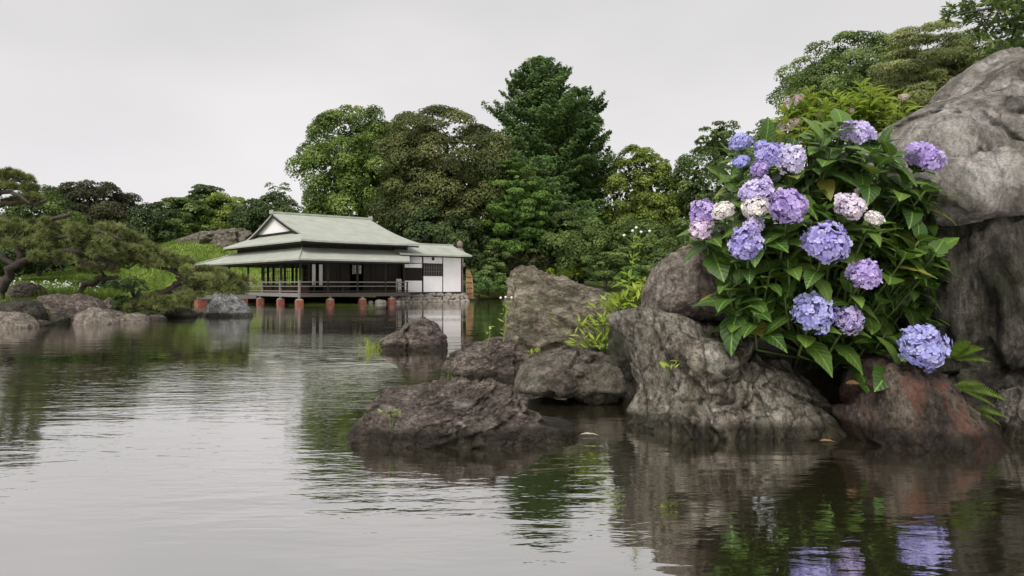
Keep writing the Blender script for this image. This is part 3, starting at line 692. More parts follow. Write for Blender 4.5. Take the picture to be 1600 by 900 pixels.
m = MB(); m.tube([(10.62, va - .04, 2.98), (10.62, va + .01, 2.98)], [.11, .11], 12); m.build("wall_vent", wood, H)
an = MB()
an.sheet(quad_sheet((7.5,1.2,3.25),(13.4,1.2,3.25),(13.4,3.6,4.06),(7.9,3.6,4.06), 12, 6, .05, .02), .10)
an.sheet(quad_sheet((13.4,6.0,3.25),(7.5,6.0,3.25),(7.9,3.6,4.06),(13.4,3.6,4.06), 12, 6, .05, .02), .10)
o_an = an.build("annex_roof", roofm, H)
m = MB(); m.box(8.0, 13.42, 3.5, 3.7, 4.03, 4.13); m.build("ridge_cap", roofm, o_an)
m = MB(); m.box(7.6, 13.3, 1.28, 1.34, 3.06, 3.145); m.build("eave_board", wood, o_an)
m = MB()
for i in range(18): m.box(7.7 + i * .32, 7.76 + i * .32, 1.34, 2.0, 3.09, 3.15)
tag(m.build("rafter", wood, o_an), kind='stuff')
# cobble footing
rng = np.random.default_rng(5)
sf = thing("stone_foundation", "low bank of rounded cobbles under the white annex wall", "stone wall", (HO[0], HO[1], 0), R(40))
v_, f_ = ico(2)
cob = []
for k in range(5):
    vv = v_ * (1 + .22 * fbm(v_ * 1.6 + k * 7, 2, k)[:, None]); cob.append(fast_mesh("cobble", vv, f_, cobble_m, smooth=True))
for row in range(3):
    u = 7.0 + row * .3
    while u < 13.6:
        s = rng.uniform(.15, .27)
        o = link("stone", cob[rng.integers(5)], sf, (u, 1.62 + row * .17 + rng.uniform(-.08, .08), .06 + row * .21 + rng.uniform(-.04, .04)))
        o.scale = (s, s * rng.uniform(.7, 1), s * rng.uniform(.6, .85)); o.rotation_euler = rng.uniform(-.4, .4, 3)
        u += s * 1.75
for u, v, s in ((5.9, 1.1, .3), (6.3, 1.3, .24), (6.6, 1.7, .2), (7.4, 1.3, .2), (5.5, 1.5, .2)):
    o = link("stone", cob[rng.integers(5)], sf, (u, v, .06)); o.scale = (s, s * .8, s * .7)
m = MB(); m.box(7.6, 13.4, 2.02, 4.5, -.5, .5); m.build("earth_fill", simple("packed_earth", (0.05, 0.042, 0.032), .9), sf)
# bamboo sleeve fence at the right corner of the annex
bf = thing("bamboo_fence", "narrow arched tan bamboo screen at the right corner of the annex", "fence", (HO + HU * 13.35 + HV * 1.75).tolist() + [0], R(40))
for k in range(9):
    x = -.05 + k * .065; hh = .2 + 1.9 - .9 * max(0, (k - 3) / 5.5) ** 2.2
    m = MB(); m.tube([(x, 0, .2), (x, 0, .2 + hh)], [.03, .028], 6); m.build("bamboo_cane", bamboo, bf, smooth=True)
for z in (.55, .95, 1.35, 1.75):
    m = MB(); m.tube([(-.08, -.04, z), (.44, -.04, z)], [.022, .022], 6); m.build("cross_rail", wood, bf)
m = MB(); m.tube([(-.09, 0, 2.08), (.1, 0, 2.1), (.28, 0, 1.98), (.42, 0, 1.65), (.5, 0, 1.2), (.52, 0, .2)], [.06] * 6, 8); m.build("top_roll", bamboo, bf, smooth=True)
# stone pagoda behind the annex
sp = (HO + HU * 14.5 + HV * 4.2); stone_m = simple("lantern_stone", (0.22, 0.17, 0.155), .85, .3, 6)
pg = thing("stone_lantern", "weathered stone lantern with ball finial behind the annex roof end", "lantern", (sp[0], sp[1], gz(sp[0], sp[1])))
z0 = 0; zt_ = 4.45 - pg.location.z
m = MB(); m.tube([(0,0,-.2),(0,0,.3),(0,0,.32),(0,0,zt_-2.0)], [.45,.45,.26,.24], 10); m.build("shaft", stone_m, pg, smooth=True)
m = MB(); m.tube([(0,0,zt_-2.0),(0,0,zt_-1.85),(0,0,zt_-1.6)], [.26,.42,.42], 8); m.build("platform", stone_m, pg)
m = MB(); m.tube([(0,0,zt_-1.6),(0,0,zt_-.9)], [.3,.3], 6); m.build("fire_box", stone_m, pg)
m = MB(); m.tube([(0,0,zt_-.9),(0,0,zt_-.82),(0,0,zt_-.5)], [.45,.42,.16], 6); m.build("cap", stone_m, pg)
m = MB(); m.tube([(0,0,zt_-.5),(0,0,zt_-.42),(0,0,zt_-.25),(0,0,zt_-.06),(0,0,zt_+.06)], [.1,.2,.24,.17,.02], 10); m.build("finial", stone_m, pg, smooth=True)
# plank walkway on red footings at the left
a0 = PX(310, 460, 43.5); a1 = PX(400, 460, 46.0)
wk = thing("plank_walkway", "low plank walkway on red footings left of the tea house", "walkway", (a0[0], a0[1], 0), math.atan2(a1[1] - a0[1], a1[0] - a0[0]))
L_ = math.hypot(a1[0] - a0[0], a1[1] - a0[1])
for k in range(int(L_ / .3)):
    m = MB(); m.box(k * .3, k * .3 + .285, 0, 1.3, .50, .56); m.build("plank", greywood, wk)
m = MB(); m.box(0, L_, -.06, -.002, .34, .57); m.box(0, L_, 1.302, 1.36, .34, .57); m.build("edge_beam", greywood, wk)
for x in (.28, 2.6):
    m = MB(); m.box(x - .28, x + .28, .1, .6, -.5, .3); m.build("footing", brickred, wk)
    m = MB(); m.box(x - .05, x + .05, .3, .4, .302, .498); m.build("stub_post", greywood, wk)

# ------------------------------------------------------------------ trees
bark = simple("brown_bark", (0.055, 0.042, 0.032), .9, .4, 5, (4, 4, 1), .8)
barkp = simple("pine_bark", (0.065, 0.050, 0.043), .9, .45, 9, (2, 2, 1), .9)
barkg = simple("grey_bark", (0.10, 0.09, 0.078), .9, .4, 5, (4, 4, 1), .6)

def unit(v): return v / (np.linalg.norm(v, axis=-1, keepdims=True) + 1e-9)

def leaf_quads(pos, nrm, tan, L, W, tint):
    """pointed four-sided leaf sprays"""
    nrm = unit(nrm); tan = unit(tan - nrm * (tan * nrm).sum(1, keepdims=True)); bt = np.cross(nrm, tan)
    L = np.asarray(L)[:, None]; W = np.asarray(W)[:, None]
    v = np.stack([pos - tan * L * .5, pos + bt * W * .5 + nrm * W * .12, pos + tan * L * .5, pos - bt * W * .5 + nrm * W * .12], 1).reshape(-1, 3)
    f = np.arange(len(pos) * 4).reshape(-1, 4)
    return v, f, np.repeat(tint, 4)

PAL = {
 'camphor': foliage("camphor_leaves", (0.056, 0.094, 0.016), (0.150, 0.225, 0.045), (0.31, 0.40, 0.11)),
 'oak': foliage("oak_leaves", (0.040, 0.054, 0.016), (0.112, 0.138, 0.042), (0.25, 0.26, 0.10)),
 'conifer': foliage("conifer_leaves", (0.040, 0.080, 0.022), (0.105, 0.185, 0.050), (0.21, 0.32, 0.10)),
 'fresh': foliage("fresh_leaves", (0.038, 0.080, 0.013), (0.100, 0.185, 0.032), (0.20, 0.32, 0.07)),
 'lime': foliage("yellow_green_leaves", (0.070, 0.105, 0.016), (0.175, 0.235, 0.042), (0.32, 0.39, 0.085)),
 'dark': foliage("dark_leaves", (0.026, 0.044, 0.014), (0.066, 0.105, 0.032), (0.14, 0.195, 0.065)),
 'umber': foliage("brownish_leaves", (0.028, 0.030, 0.014), (0.062, 0.066, 0.030), (0.13, 0.125, 0.06)),
 'mid': foliage("mid_green_leaves", (0.040, 0.068, 0.017), (0.115, 0.175, 0.045), (0.25, 0.33, 0.10)),
 'pine': foliage("pine_needles", (0.055, 0.072, 0.022), (0.165, 0.195, 0.062), (0.33, 0.355, 0.135), .25),
 'bright': foliage("bright_weed_leaves", (0.13, 0.19, 0.022), (0.27, 0.36, 0.04), (0.42, 0.50, 0.08), .35),
 'grass': foliage("grass_blades", (0.075, 0.14, 0.02), (0.14, 0.22, 0.03), (0.25, 0.29, 0.075), .3),
}

def rand_dirs(rng, n): return unit(rng.normal(size=(n, 3)))

def crown_cloud(rng, R3, nl, lr, s, flat, ratio, dens, zcut=-0.45, hollow=.8):
    """leaf clumps spread over an uneven crown; local coordinates about the crown centre"""
    R3 = np.array(R3, float); out_ = [[], [], [], [], [], []]
    d = rand_dirs(rng, nl * 3); d = d[d[:, 2] > zcut][:nl]
    k = 1 + .18 * fbm(d * 1.7 + rng.uniform(0, 50), 2, 3)
    cen = d * R3 * (k * rng.uniform(hollow * .9, 1.0, len(d)))[:, None] * (1 - lr / R3.mean() * .35)
    for c, dd in zip(cen, d):
        r = lr * rng.uniform(.55, 1.25); n_ = max(12, int(dens * 6.0 * r * r / (s * s * ratio)))
        q = rand_dirs(rng, n_); q = unit(q + dd * .5 + np.array([0, 0, .55])); rr = rng.uniform(.62, 1.08, n_) ** .7
        sh = np.array([r, r, r * flat])
        pos = c + q * sh * rr[:, None]; nr = unit(q * 1.0 + rng.normal(size=(n_, 3)) * .38 + np.array([0, 0, .30]))
        tn = rng.normal(size=(n_, 3)); tn[:, 2] -= .3
        base_t = rng.uniform(.12, .92); ti = np.clip(base_t + rng.normal(size=n_) * .16, 0, 1)
        L = s * rng.uniform(.7, 1.5, n_)
        for lst, val in zip(out_, (pos, nr, tn, L, L * ratio, ti)): lst.append(val)
    # sparse inner leaves that close the middle of the crown
    ni = int(dens * 3.2 * R3.prod() ** (2 / 3) / (s * s)); q = rand_dirs(rng, ni); rr = rng.uniform(.25, .80 * hollow / .85, ni)[:, None]
    out_[0].append(q * rr * R3); out_[1].append(q + rng.normal(size=(ni, 3)) * .5); out_[2].append(rng.normal(size=(ni, 3)))
    L = s * rng.uniform(1.6, 3.0, ni); out_[3].append(L); out_[4].append(L * .8); out_[5].append(np.clip(rng.normal(.3, .12, ni), 0, 1))
    return [np.concatenate(x) for x in out_], cen

def limb_mesh(base, cz, cen, r0, rng, nl=9, n=6):
    m = MB(); base = np.array(base, float); top = np.array([0, 0, cz])
    mid = (base + top) / 2 + np.array([rng.normal() * .25, rng.normal() * .25, 0]) * r0 * 4
    m.tube([base, base * .7 + mid * .3, mid, top], [r0 * 1.5, r0 * 1.05, r0 * .85, r0 * .5], 8)
    if len(cen):
        for i in rng.choice(len(cen), min(nl, len(cen)), replace=False):
            c = cen[i] * .84 + np.array([0, 0, cz]); t = rng.uniform(.35, .95); st = base * (1 - t) + top * t if t < .5 else mid * (1 - t) + top * t
            k1 = st * .5 + c * .5 + rng.normal(size=3) * .12 * np.linalg.norm(c - st)
            m.tube([st, k1, c], [r0 * .42, r0 * .26, r0 * .08], 5)
    return m

TREES = []
def tree(label, px, ytop, wpx, ybot, Y, pal, style='round', name="tree", cat="tree", group=None, seed=0, nl=60, lrf=.30, flat=.8,
         leaf=None, ratio=.55, dens=1.0, depth=1.0, bk=None, hollow=.85, zcut=-.45):
    rng = np.random.default_rng(seed + 1000)
    x = (px - 800) / F * Y; zt = CH - (ytop - HZ) / F * Y; zb = CH - (ybot - HZ) / F * Y; a = wpx / F * Y / 2
    g0 = gz(x, Y); zb = max(zb, g0 + .05); zt = max(zt, zb + .5 * a); c = (zt - zb) / 2; cz = (zt + zb) / 2 - g0
    t = thing(name, label, cat, (x, Y, g0 - .05), 0, group)
    s = leaf or max(.05, Y * .0032); nl = int(nl * 1.35)
    if style == 'spray':
        P_ = [[], [], [], [], [], []]; nb = nl; cen = []
        for i in range(nb):
            tt = (i + rng.uniform()) / nb; az = rng.uniform(0, 2 * math.pi)
            prof = (min(1, tt / .16) ** .6 * (1 - .25 * min(1, tt / .5)) if tt < .5 else .75 * ((1 - tt) / .5) ** .33)
            rr = a * prof * (1 + .22 * math.sin(az * 3 + 11 * tt + seed) + .12 * math.sin(29 * tt) + rng.normal() * .17); z0_ = -c + 2 * c * tt
            u_ = np.array([math.cos(az), math.sin(az), 0]); side = np.array([-u_[1], u_[0], 0])
            n_ = int(dens * max(10, rr * 60 / (s / .28)))
            q = rng.uniform(.25, 1, n_) ** .6
            pos = np.outer(q * rr, u_) + np.outer(rng.normal(size=n_) * (.16 + .13 * rr) * (1.1 - q * .7), side)
            pos[:, 2] += z0_ + (.5 * q ** 2 - .16) * rr * (.9 if tt > .5 else .45) + rng.normal(size=n_) * .22 * (1.2 - q * .8)
            tn = unit(u_ * .8 + side * rng.normal(size=(n_, 1)) * .7 + np.array([0, 0, .7]) * rng.uniform(-.3, 1.6, (n_, 1)))
            nr = np.array([0, 0, .75]) + u_ * .75 + rng.normal(size=(n_, 3)) * .42; L = s * rng.uniform(.8, 1.9, n_)
            ti = np.clip(rng.uniform(.2, .72) + rng.normal(size=n_) * .16, 0, 1)
            for lst, val in zip(P_, (pos, nr, tn, L, L * ratio, ti)): lst.append(val)
            if i % 4 == 0: cen.append(u_ * rr * .7 + np.array([0, 0, z0_]))
        ni = int(2200 * dens); q = rand_dirs(rng, ni) * np.array([a * .55, a * .55, c * .8]) * rng.uniform(.2, 1, (ni, 1))
        q[:, :2] *= np.clip((1 - (q[:, 2:3] / c)) * .62, .12, 1); L = s * rng.uniform(1.5, 2.6, ni)
        for lst, val in zip(P_, (q, rng.normal(size=(ni, 3)), rng.normal(size=(ni, 3)), L, L * .7, np.full(ni, .3))): lst.append(val)
        dat = [np.concatenate(x_) for x_ in P_]; cen = np.array(cen)
    else:
        dat, cen = crown_cloud(rng, (a, a * depth, c), nl, lrf * min(a, c * 1.25), s, flat, ratio, dens, zcut, hollow)
    v, f, ti = leaf_quads(*dat); v = v + np.array([0, 0, cz])
    link("crown", fast_mesh("crown", v, f, PAL[pal], ti), t)
    r0 = max(.03, a * .055)
    lm = limb_mesh((0, 0, -.15), cz + c * (.75 if style == 'spray' else .25), cen if style != 'spray' else cen * .0 + cen - np.array([0, 0, c * .75]), r0, rng, 14 if style == 'pads' else 9)
    lm.build("trunk", bk or bark, t, smooth=True)
    TREES.append(t); return t

BG = "trees beyond the far bank"
# left skyline
tree("dark brownish domed tree on the left skyline", 148, 284, 128, 400, 82, 'umber', seed=1, nl=70, lrf=.30, flat=.6, group=BG)
tree("olive bushy tree directly behind the left pines", 62, 300, 120, 420, 60, 'mid', seed=2, nl=60, group=BG)
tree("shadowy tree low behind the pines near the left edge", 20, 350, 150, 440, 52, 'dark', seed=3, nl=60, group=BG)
tree("dark green tree right of the brownish domed tree", 232, 316, 80, 425, 78, 'dark', seed=4, nl=50, group=BG)
tree("small dark tree under the brownish domed tree", 170, 352, 110, 430, 70, 'dark', seed=5, nl=50, group=BG)
tree("green tree with flat layered top left of the mound", 285, 302, 84, 405, 86, 'mid', 'pads', seed=6, nl=60, lrf=.34, flat=.4, group=BG)
tree("flat-topped dark pine peeking over the skyline above the mound", 322, 288, 60, 330, 96, 'dark', 'pads', seed=7, nl=30, lrf=.4, flat=.35, group=BG)
tree("yellowish olive tree above the rocky mound", 352, 306, 100, 385, 90, 'lime', seed=8, nl=60, lrf=.28, flat=.6, group=BG)
tree("fresh green shrubby tree left on top of the mound", 300, 330, 90, 385, 88, 'fresh', seed=9, nl=50, group=BG)
tree("thin open tree on the skyline left of the big camphor", 440, 282, 64, 380, 92, 'mid', seed=10, nl=40, lrf=.24, hollow=.6, dens=.7, group=BG)
tree("dark tree between the mound and the big camphor", 415, 306, 100, 400, 84, 'dark', seed=11, nl=60, group=BG)
tree("green bushy tree just above the left of the tea house roof", 458, 330, 90, 410, 74, 'mid', seed=12, nl=60, group=BG)
# the big group behind the tea house
tree("large light green camphor tree behind the tea house", 565, 168, 200, 400, 76, 'camphor', seed=13, nl=150, lrf=.20, flat=.85, group=BG, zcut=-.75)
tree("massive brownish green oak with billowing clumps behind the tea house", 705, 170, 245, 420, 71, 'oak', seed=14, nl=190, lrf=.20, flat=.72, group=BG, zcut=-.8)
tree("tallest dark green feathery tree right of the oak", 843, 97, 176, 420, 74, 'conifer', 'spray', seed=15, nl=420, ratio=.5, dens=.8, group=BG, name="conifer_tree")
tree("second dark feathery top leaning right of the tallest tree", 908, 140, 128, 410, 78, 'conifer', 'spray', seed=16, nl=260, ratio=.5, dens=.8, group=BG, name="conifer_tree")
tree("fresh green layered maple between the oak and the tallest tree", 805, 240, 110, 420, 66, 'fresh', 'pads', seed=17, nl=90, lrf=.24, flat=.42, group=BG, zcut=-.8)
tree("yellow green domed tree right of the tallest tree", 1003, 233, 122, 400, 76, 'lime', seed=18, nl=130, lrf=.24, group=BG, zcut=-.7)
tree("dark green tree behind the tall white-flowered weed", 1095, 232, 120, 420, 76, 'mid', seed=19, nl=90, lrf=.24, group=BG, zcut=-.7)
tree("open-crowned tree on the skyline left of the blue hydrangea heads", 1122, 182, 72, 280, 84, 'mid', 'pads', seed=20, nl=34, lrf=.28, flat=.5, hollow=.65, dens=.8, group=BG)
tree("dark tree just behind the topmost blue hydrangea heads", 1195, 182, 110, 400, 80, 'mid', seed=21, nl=80, lrf=.25, group=BG, zcut=-.7)
tree("deep green tree low behind the yellow green domed tree", 985, 342, 130, 430, 68, 'mid', 'pads', seed=22, nl=80, lrf=.24, group=BG, zcut=-.7)
tree("dark understory tree low behind the pinkish rock", 1075, 345, 130, 440, 66, 'mid', 'pads', seed=23, nl=80, lrf=.24, group=BG, zcut=-.7)
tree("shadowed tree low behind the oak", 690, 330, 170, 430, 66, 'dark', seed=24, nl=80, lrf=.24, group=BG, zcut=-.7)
tree("dark tree low between the oak and the tall feathery tree", 885, 330, 130, 440, 67, 'mid', seed=25, nl=80, lrf=.24, group=BG, zcut=-.7)
# right skyline
tree("wide rounded green tree above the hydrangea on the right skyline", 1330, 58, 230, 260, 46, 'mid', seed=26, nl=150, lrf=.18, flat=.7, hollow=.65, dens=.8, group=BG, zcut=-.7)
tree("large pine with dark spreading limbs behind the pale boulder", 1455, 28, 210, 240, 38, 'pine', 'pads', seed=27, nl=120, lrf=.22, flat=.40, ratio=.22, hollow=.55, dens=.8, leaf=.22, group=BG, bk=barkp, name="pine_tree", zcut=-.8)
tree("bushy green tree filling in behind the right boulder", 1560, 70, 220, 300, 44, 'mid', seed=28, nl=110, lrf=.20, group=BG, zcut=-.7)

rng = np.random.default_rng(909); nwd = 60000
wx = rng.uniform(-95, 60, nwd); wy = 104 + rng.normal(size=nwd) * 3.0; top_ = 9.5 + 3.0 * fbm(np.stack([wx * .12, wy * .05, 0 * wx], 1), 3, 8) + 1.2 * fbm(np.stack([wx * .5, wy * .3, 0 * wx], 1), 2, 18)
wz = 1.2 + (top_ - 1.2) * rng.uniform(0, 1, nwd) ** .8; L = rng.uniform(.5, 1.1, nwd)
v, f, ti = leaf_quads(np.stack([wx, wy, wz], 1), rng.normal(size=(nwd, 3)) * .6 + np.array([0, -.5, .7]), rng.normal(size=(nwd, 3)), L, L * .7, np.clip(.4 + .35 * fbm(np.stack([wx * .25, wy * .3, wz * .3], 1), 2, 28) + rng.normal(size=nwd) * .12, 0, 1))
tag(link("far_wood", fast_mesh("far_wood", v, f, PAL['dark'], ti)), "dark mass of far woodland closing the garden behind all the trees", "woodland", kind='stuff')

# shrubs of the far bank
SB = "clipped shrubs along the far shore"
SH = [
 ("round clipped pine shrub just right of the annex", 762, 402, 62, 452, 63, 'mid', .4),
 ("pale brownish feathery bush behind the tall tan boulder", 828, 392, 76, 424, 66, 'umber', .9),
 ("bright green low hedge right behind the tall tan boulder", 888, 419, 100, 436, 67, 'bright', .6),
 ("tiered clipped pine shrub right of the bright hedge", 945, 388, 70, 446, 62, 'mid', .35),
 ("low green mound shrub behind the bright weeds", 990, 412, 60, 452, 60, 'fresh', .45),
 ("rounded dark shrub below the dark understory tree", 1032, 392, 80, 452, 61, 'mid', .4),
 ("wide green shrub left of the tiered clipped pine", 905, 388, 110, 428, 70, 'fresh', .45),
 ("bluish green shrub at the annex corner by the water", 748, 425, 44, 462, 60, 'conifer', .6),
 ("small bright shrub at the far shore edge right of the annex", 785, 432, 40, 462, 62, 'fresh', .5),
 ("small clipped ball shrub near the shore left of the pinkish rock", 1000, 436, 36, 458, 59, 'bright', .45),
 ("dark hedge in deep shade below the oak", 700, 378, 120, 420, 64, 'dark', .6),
 ("layered green shrub left of the wide green shrub", 862, 404, 60, 440, 68, 'mid', .4),
 ("pale grey green shrub above the annex roof", 682, 356, 44, 400, 63, 'umber', .9),
 ("fresh green bush low right of the annex", 800, 372, 90, 420, 66, 'mid', .5),
]
for i, (lb, px, yt, wp_, yb, Y, pl, fl) in enumerate(SH):
    tree(lb, px, yt, wp_, yb, Y, pl, seed=60 + i, nl=26, lrf=.34, flat=fl, name="shrub", cat="shrub", group=SB, leaf=.17, zcut=-.5)
LS = [("leafy dark green shrub on the shore under the low pine", 188, 462, 40, 488, 25.2, 'dark'),
      ("low dark shrubs on the lawn edge behind the low pine", 170, 440, 130, 462, 33, 'dark'),
      ("ivy green shrub between the left shore rocks", 62, 478, 40, 505, 22.2, 'mid'),
      ("low green shrub behind the plank walkway", 300, 452, 80, 474, 45, 'mid')]
for i, (lb, px, yt, wp_, yb, Y, pl) in enumerate(LS):
    tree(lb, px, yt, wp_, yb, Y, pl, seed=90 + i, nl=22, lrf=.36, flat=.7, name="shrub", cat="shrub", group="low shrubs on the left bank", leaf=.09)

# ------------------------------------------------------------------ foreground pines: needle tufts on cloud pads
def needles(rng, pos, axis, k, ln, wd, tint):
    n_ = len(pos); p = np.repeat(pos, k, 0); d = unit(np.repeat(axis, k, 0) * .75 + rng.normal(size=(n_ * k, 3)) * .55)
    s = unit(np.cross(d, rng.normal(size=(n_ * k, 3)))); l = ln * rng.uniform(.7, 1.25, (n_ * k, 1))
    v = np.stack([p - s * wd, p + s * wd, p + d * l], 1).reshape(-1, 3)
    return v, np.arange(n_ * k * 3).reshape(-1, 3), np.repeat(np.clip(np.repeat(tint, k) + rng.normal(size=n_ * k) * .10, 0, 1), 3)

def bonsai_pine(label, Y, limbs, pads, seed, ln=.17, wd=.012, tuft=.085, dy=.8):
    """limbs: lists of (px,py,dY,radius px); pads: (px,py,half width px,half height px,dY)"""
    rng = np.random.default_rng(seed); b0 = limbs[0][0]; P0 = PX(b0[0], b0[1], Y + b0[2]); g0 = gz(P0[0], P0[1])
    t = thing("pine_tree", label, "tree", (P0[0], P0[1], g0 - .05), 0, "pines on the left bank"); org = np.array(t.location)
    m = MB()
    for L in limbs:
        pts = [PX(a, b_, Y + d) - org for a, b_, d, r in L]; rd = [r / F * Y for *_, r in L]
        if L is limbs[0]: pts = [np.array([0, 0, -.2])] + pts; rd = [rd[0] * 1.2] + rd
        fp, fr_ = [], []                               # wiggle between the nodes
        for (p, r), (q, s) in zip(zip(pts[:-1], rd[:-1]), zip(pts[1:], rd[1:])):
            for k in range(4):
                u = k / 4; fp.append(p * (1 - u) + q * u + (rng.normal(size=3) * .35 * r if k else 0)); fr_.append((r * (1 - u) + s * u) * rng.uniform(.88, 1.1))
        fp.append(pts[-1]); fr_.append(rd[-1]); m.tube(fp, fr_, 7)
    allp, alla, allt = [], [], []
    for (px, py, hw, hh, d) in pads:
        c = PX(px, py, Y + d) - org; sx_, sz_ = hw / F * Y, hh / F * Y; sy_ = sx_ * dy
        ncl = int(10 + 19 * sx_ * sy_); qc = rand_dirs(rng, ncl); qc[:, 2] = np.abs(qc[:, 2]) - .15
        cc_ = c + qc * np.array([sx_, sy_, sz_]) * (rng.uniform(.35, 1.08, ncl) ** .6)[:, None]
        for q0, c0 in zip(qc, cc_):
            rc = rng.uniform(.10, .19) * (Y / 26) ** .5; nt_ = 22; q = rand_dirs(rng, nt_); q = unit(q + np.array([0, 0, .55]) + q0 * .3)
            allp.append(c0 + q * rc * rng.uniform(.3, 1, (nt_, 1)) * np.array([1, 1, .75])); alla.append(unit(q + np.array([0, 0, .35])))
            allt.append(np.clip(rng.uniform(.15, .85) + rng.normal(size=nt_) * .14, 0, 1))
        for k in range(6):                              # twigs carrying the pad
            e = c + np.array([rng.uniform(-.8, .8) * sx_, rng.uniform(-.8, .8) * sy_, rng.uniform(-.1, .5) * sz_])
            m.tube([c + np.array([0, 0, -sz_ * .7]), (c + e) / 2 + np.array([0, 0, -sz_ * .4]), e], [.022, .016, .006], 4)
    m.build("trunk", barkp, t, smooth=True)
    pos, ax, ti = map(np.concatenate, (allp, alla, allt))
    v, f, tt = needles(rng, pos, ax, 9, ln, wd, ti)
    link("foliage", fast_mesh("foliage", v, f, PAL['pine'], tt), t)

bonsai_pine("pine with broad green needle pads leaning over the left bank", 25.0,
    [[(-2,470,0,9),(8,440,0,7.5),(24,415,0,6.5),(50,400,0,5.5),(95,392,.3,4.5),(140,398,.2,5),(180,415,0,4)],
     [(24,415,0,5),(30,380,.2,4),(60,345,.3,4),(110,335,.2,3)], [(50,400,0,4),(90,372,-.6,3),(150,360,-.5,3),(190,375,-.5,2)],
     [(76,392,-.6,3),(88,405,-1.0,2.2),(97,422,-1.0,1.2)], [(95,392,.3,4),(130,410,-.3,3),(160,420,-.3,2)], [(24,415,0,5),(-5,395,.3,4),(-30,385,.3,3)]],
    [(18,362,50,17,-.2),(72,358,50,17,.3),(40,385,48,12,-.8),(105,372,40,13,-.8),(150,378,36,14,-.4),
     (78,404,34,10,-1.0),(165,398,38,14,-.5),(185,385,32,12,.2),(170,360,34,11,.6),(195,372,24,9,.4),
     (205,395,16,7,.1)], 201)
bonsai_pine("tall sparse pine with bare twisted limbs at the left edge", 30.0,
    [[(-45,470,0,9),(-40,400,0,8),(-30,340,0,7),(-18,300,0,5.5),(5,288,0,4),(35,278,0,2)], [(-30,330,0,6),(10,316,0,4.5),(40,314,0,4),(58,320,0,3.4),(72,312,0,2)],
     [(-25,310,0,5),(10,300,-.3,3.5),(30,306,-.3,3),(48,318,-.3,2)], [(-18,300,0,4),(8,290,.2,3),(40,296,.2,2)], [(-30,345,0,5),(6,340,0,3.5),(20,350,0,2)]],
    [(12,274,18,8,0),(36,282,15,7,.2),(42,296,12,6,.1),(8,292,15,6,-.2),(-12,282,25,9,0),(52,312,10,5,0),(20,318,14,5,.3),(-20,305,20,7,0)], 202)
bonsai_pine("low sprawling pine with twisted limbs hanging over the water", 26.5,
    [[(196,482,0,8),(215,470,-.3,7),(240,464,-.4,6.5),(262,455,-.4,6),(283,442,-.5,6),(284,428,-.5,4.5),(268,418,-.4,3)],
     [(262,455,-.4,4),(300,449,-.7,4.6),(330,453,-.8,4),(352,457,-.8,2.6)], [(283,436,-.5,4),(305,430,-.8,3.5),(325,440,-.9,2.5),(345,436,-.9,1.5)],
     [(124,458,.6,5),(134,444,.5,4.6),(150,440,.4,4.6),(165,436,.3,4),(182,432,0,2.5)], [(284,428,-.5,3),(262,421,-.7,2.6),(245,414,-.7,1.8)],
     [(215,470,-.3,3),(206,456,-.6,2.5),(208,448,-.6,1.5)], [(165,436,.3,3),(158,424,.2,2),(150,418,.2,1.4)]],
    [(150,422,34,9,.3),(200,412,36,11,-.2),(240,402,38,11,-.6),(278,411,30,9,-.5),(255,415,28,9,-.9),(326,428,28,8,-.7),
     (310,428,24,8,-1.0),(346,436,32,9,-.8),(330,438,22,7,-1.2),(375,440,20,9,-.6),(368,454,20,9,-.9),(345,452,20,6,-1.1),
     (212,482,22,8,-1.2),(248,482,22,8,-1.0),(240,470,18,7,-.6),(292,462,22,6,-1.0),(268,474,18,6,-.9),(310,444,18,6,-.9),(225,390,24,8,.2)], 203)

# ------------------------------------------------------------------ grass, wildflowers
def blades(name, xs, ys, hmin, hmax, wd, seed, pal='grass', lean=.35, zoff=0, org=(0, 0, 0), parent=None, zs=None):
    rng = np.random.default_rng(seed); n_ = len(xs); z = ground_z(xs, ys) if zs is None else zs
    base = np.stack([xs, ys, z + zoff - .02], 1) - np.array(org); h_ = rng.uniform(hmin, hmax, n_)
    az = rng.uniform(0, 6.28, n_); s = np.stack([np.cos(az), np.sin(az), 0 * az], 1) * wd
    ld = rng.normal(size=(n_, 3)) * lean; ld[:, 2] = 0
    mid = base + np.stack([0 * h_, 0 * h_, h_ * .55], 1) + ld * h_[:, None] * .25; tip = base + np.stack([0 * h_, 0 * h_, h_], 1) + ld * h_[:, None]
    v = np.stack([base - s, base + s, mid + s * .7, tip, mid - s * .7], 1).reshape(-1, 3); i0 = np.arange(n_) * 5
    f = np.concatenate([np.stack([i0, i0 + 1, i0 + 2, i0 + 4], 1), np.stack([i0 + 4, i0 + 2, i0 + 3, i0 + 3], 1)])
    f = np.concatenate([np.stack([i0, i0+1, i0+2], 1), np.stack([i0, i0+2, i0+4], 1), np.stack([i0+4, i0+2, i0+3], 1)])
    return link(name, fast_mesh(name, v, f, PAL[pal], np.repeat(np.clip(rng.normal(.5, .22, n_), 0, 1), 5)), parent)
rng = np.random.default_rng(77)
xs = rng.uniform(-26, -9, 90000); ys = rng.uniform(19, 44, 90000); dd = pond_dist(xs, ys)
k = dd > .5 + .5 * rng.uniform(size=len(xs)); k &= (xs / ys > -.75)
tag(blades("grass", xs[k], ys[k], .05, .20, .013, 1), "short green grass covering the left bank lawn", "grass", kind='stuff')
xm = rng.uniform(-46, -14, 60000); ym = rng.uniform(42, 78, 60000); km = (pond_dist(xm, ym) > 1) & (xm / ym < -.30) & (xm / ym > -.72)
tag(blades("mound_grass", xm[km], ym[km], .08, .30, .035, 3), "yellow green grass covering the mound behind the tea house", "grass", kind='stuff')
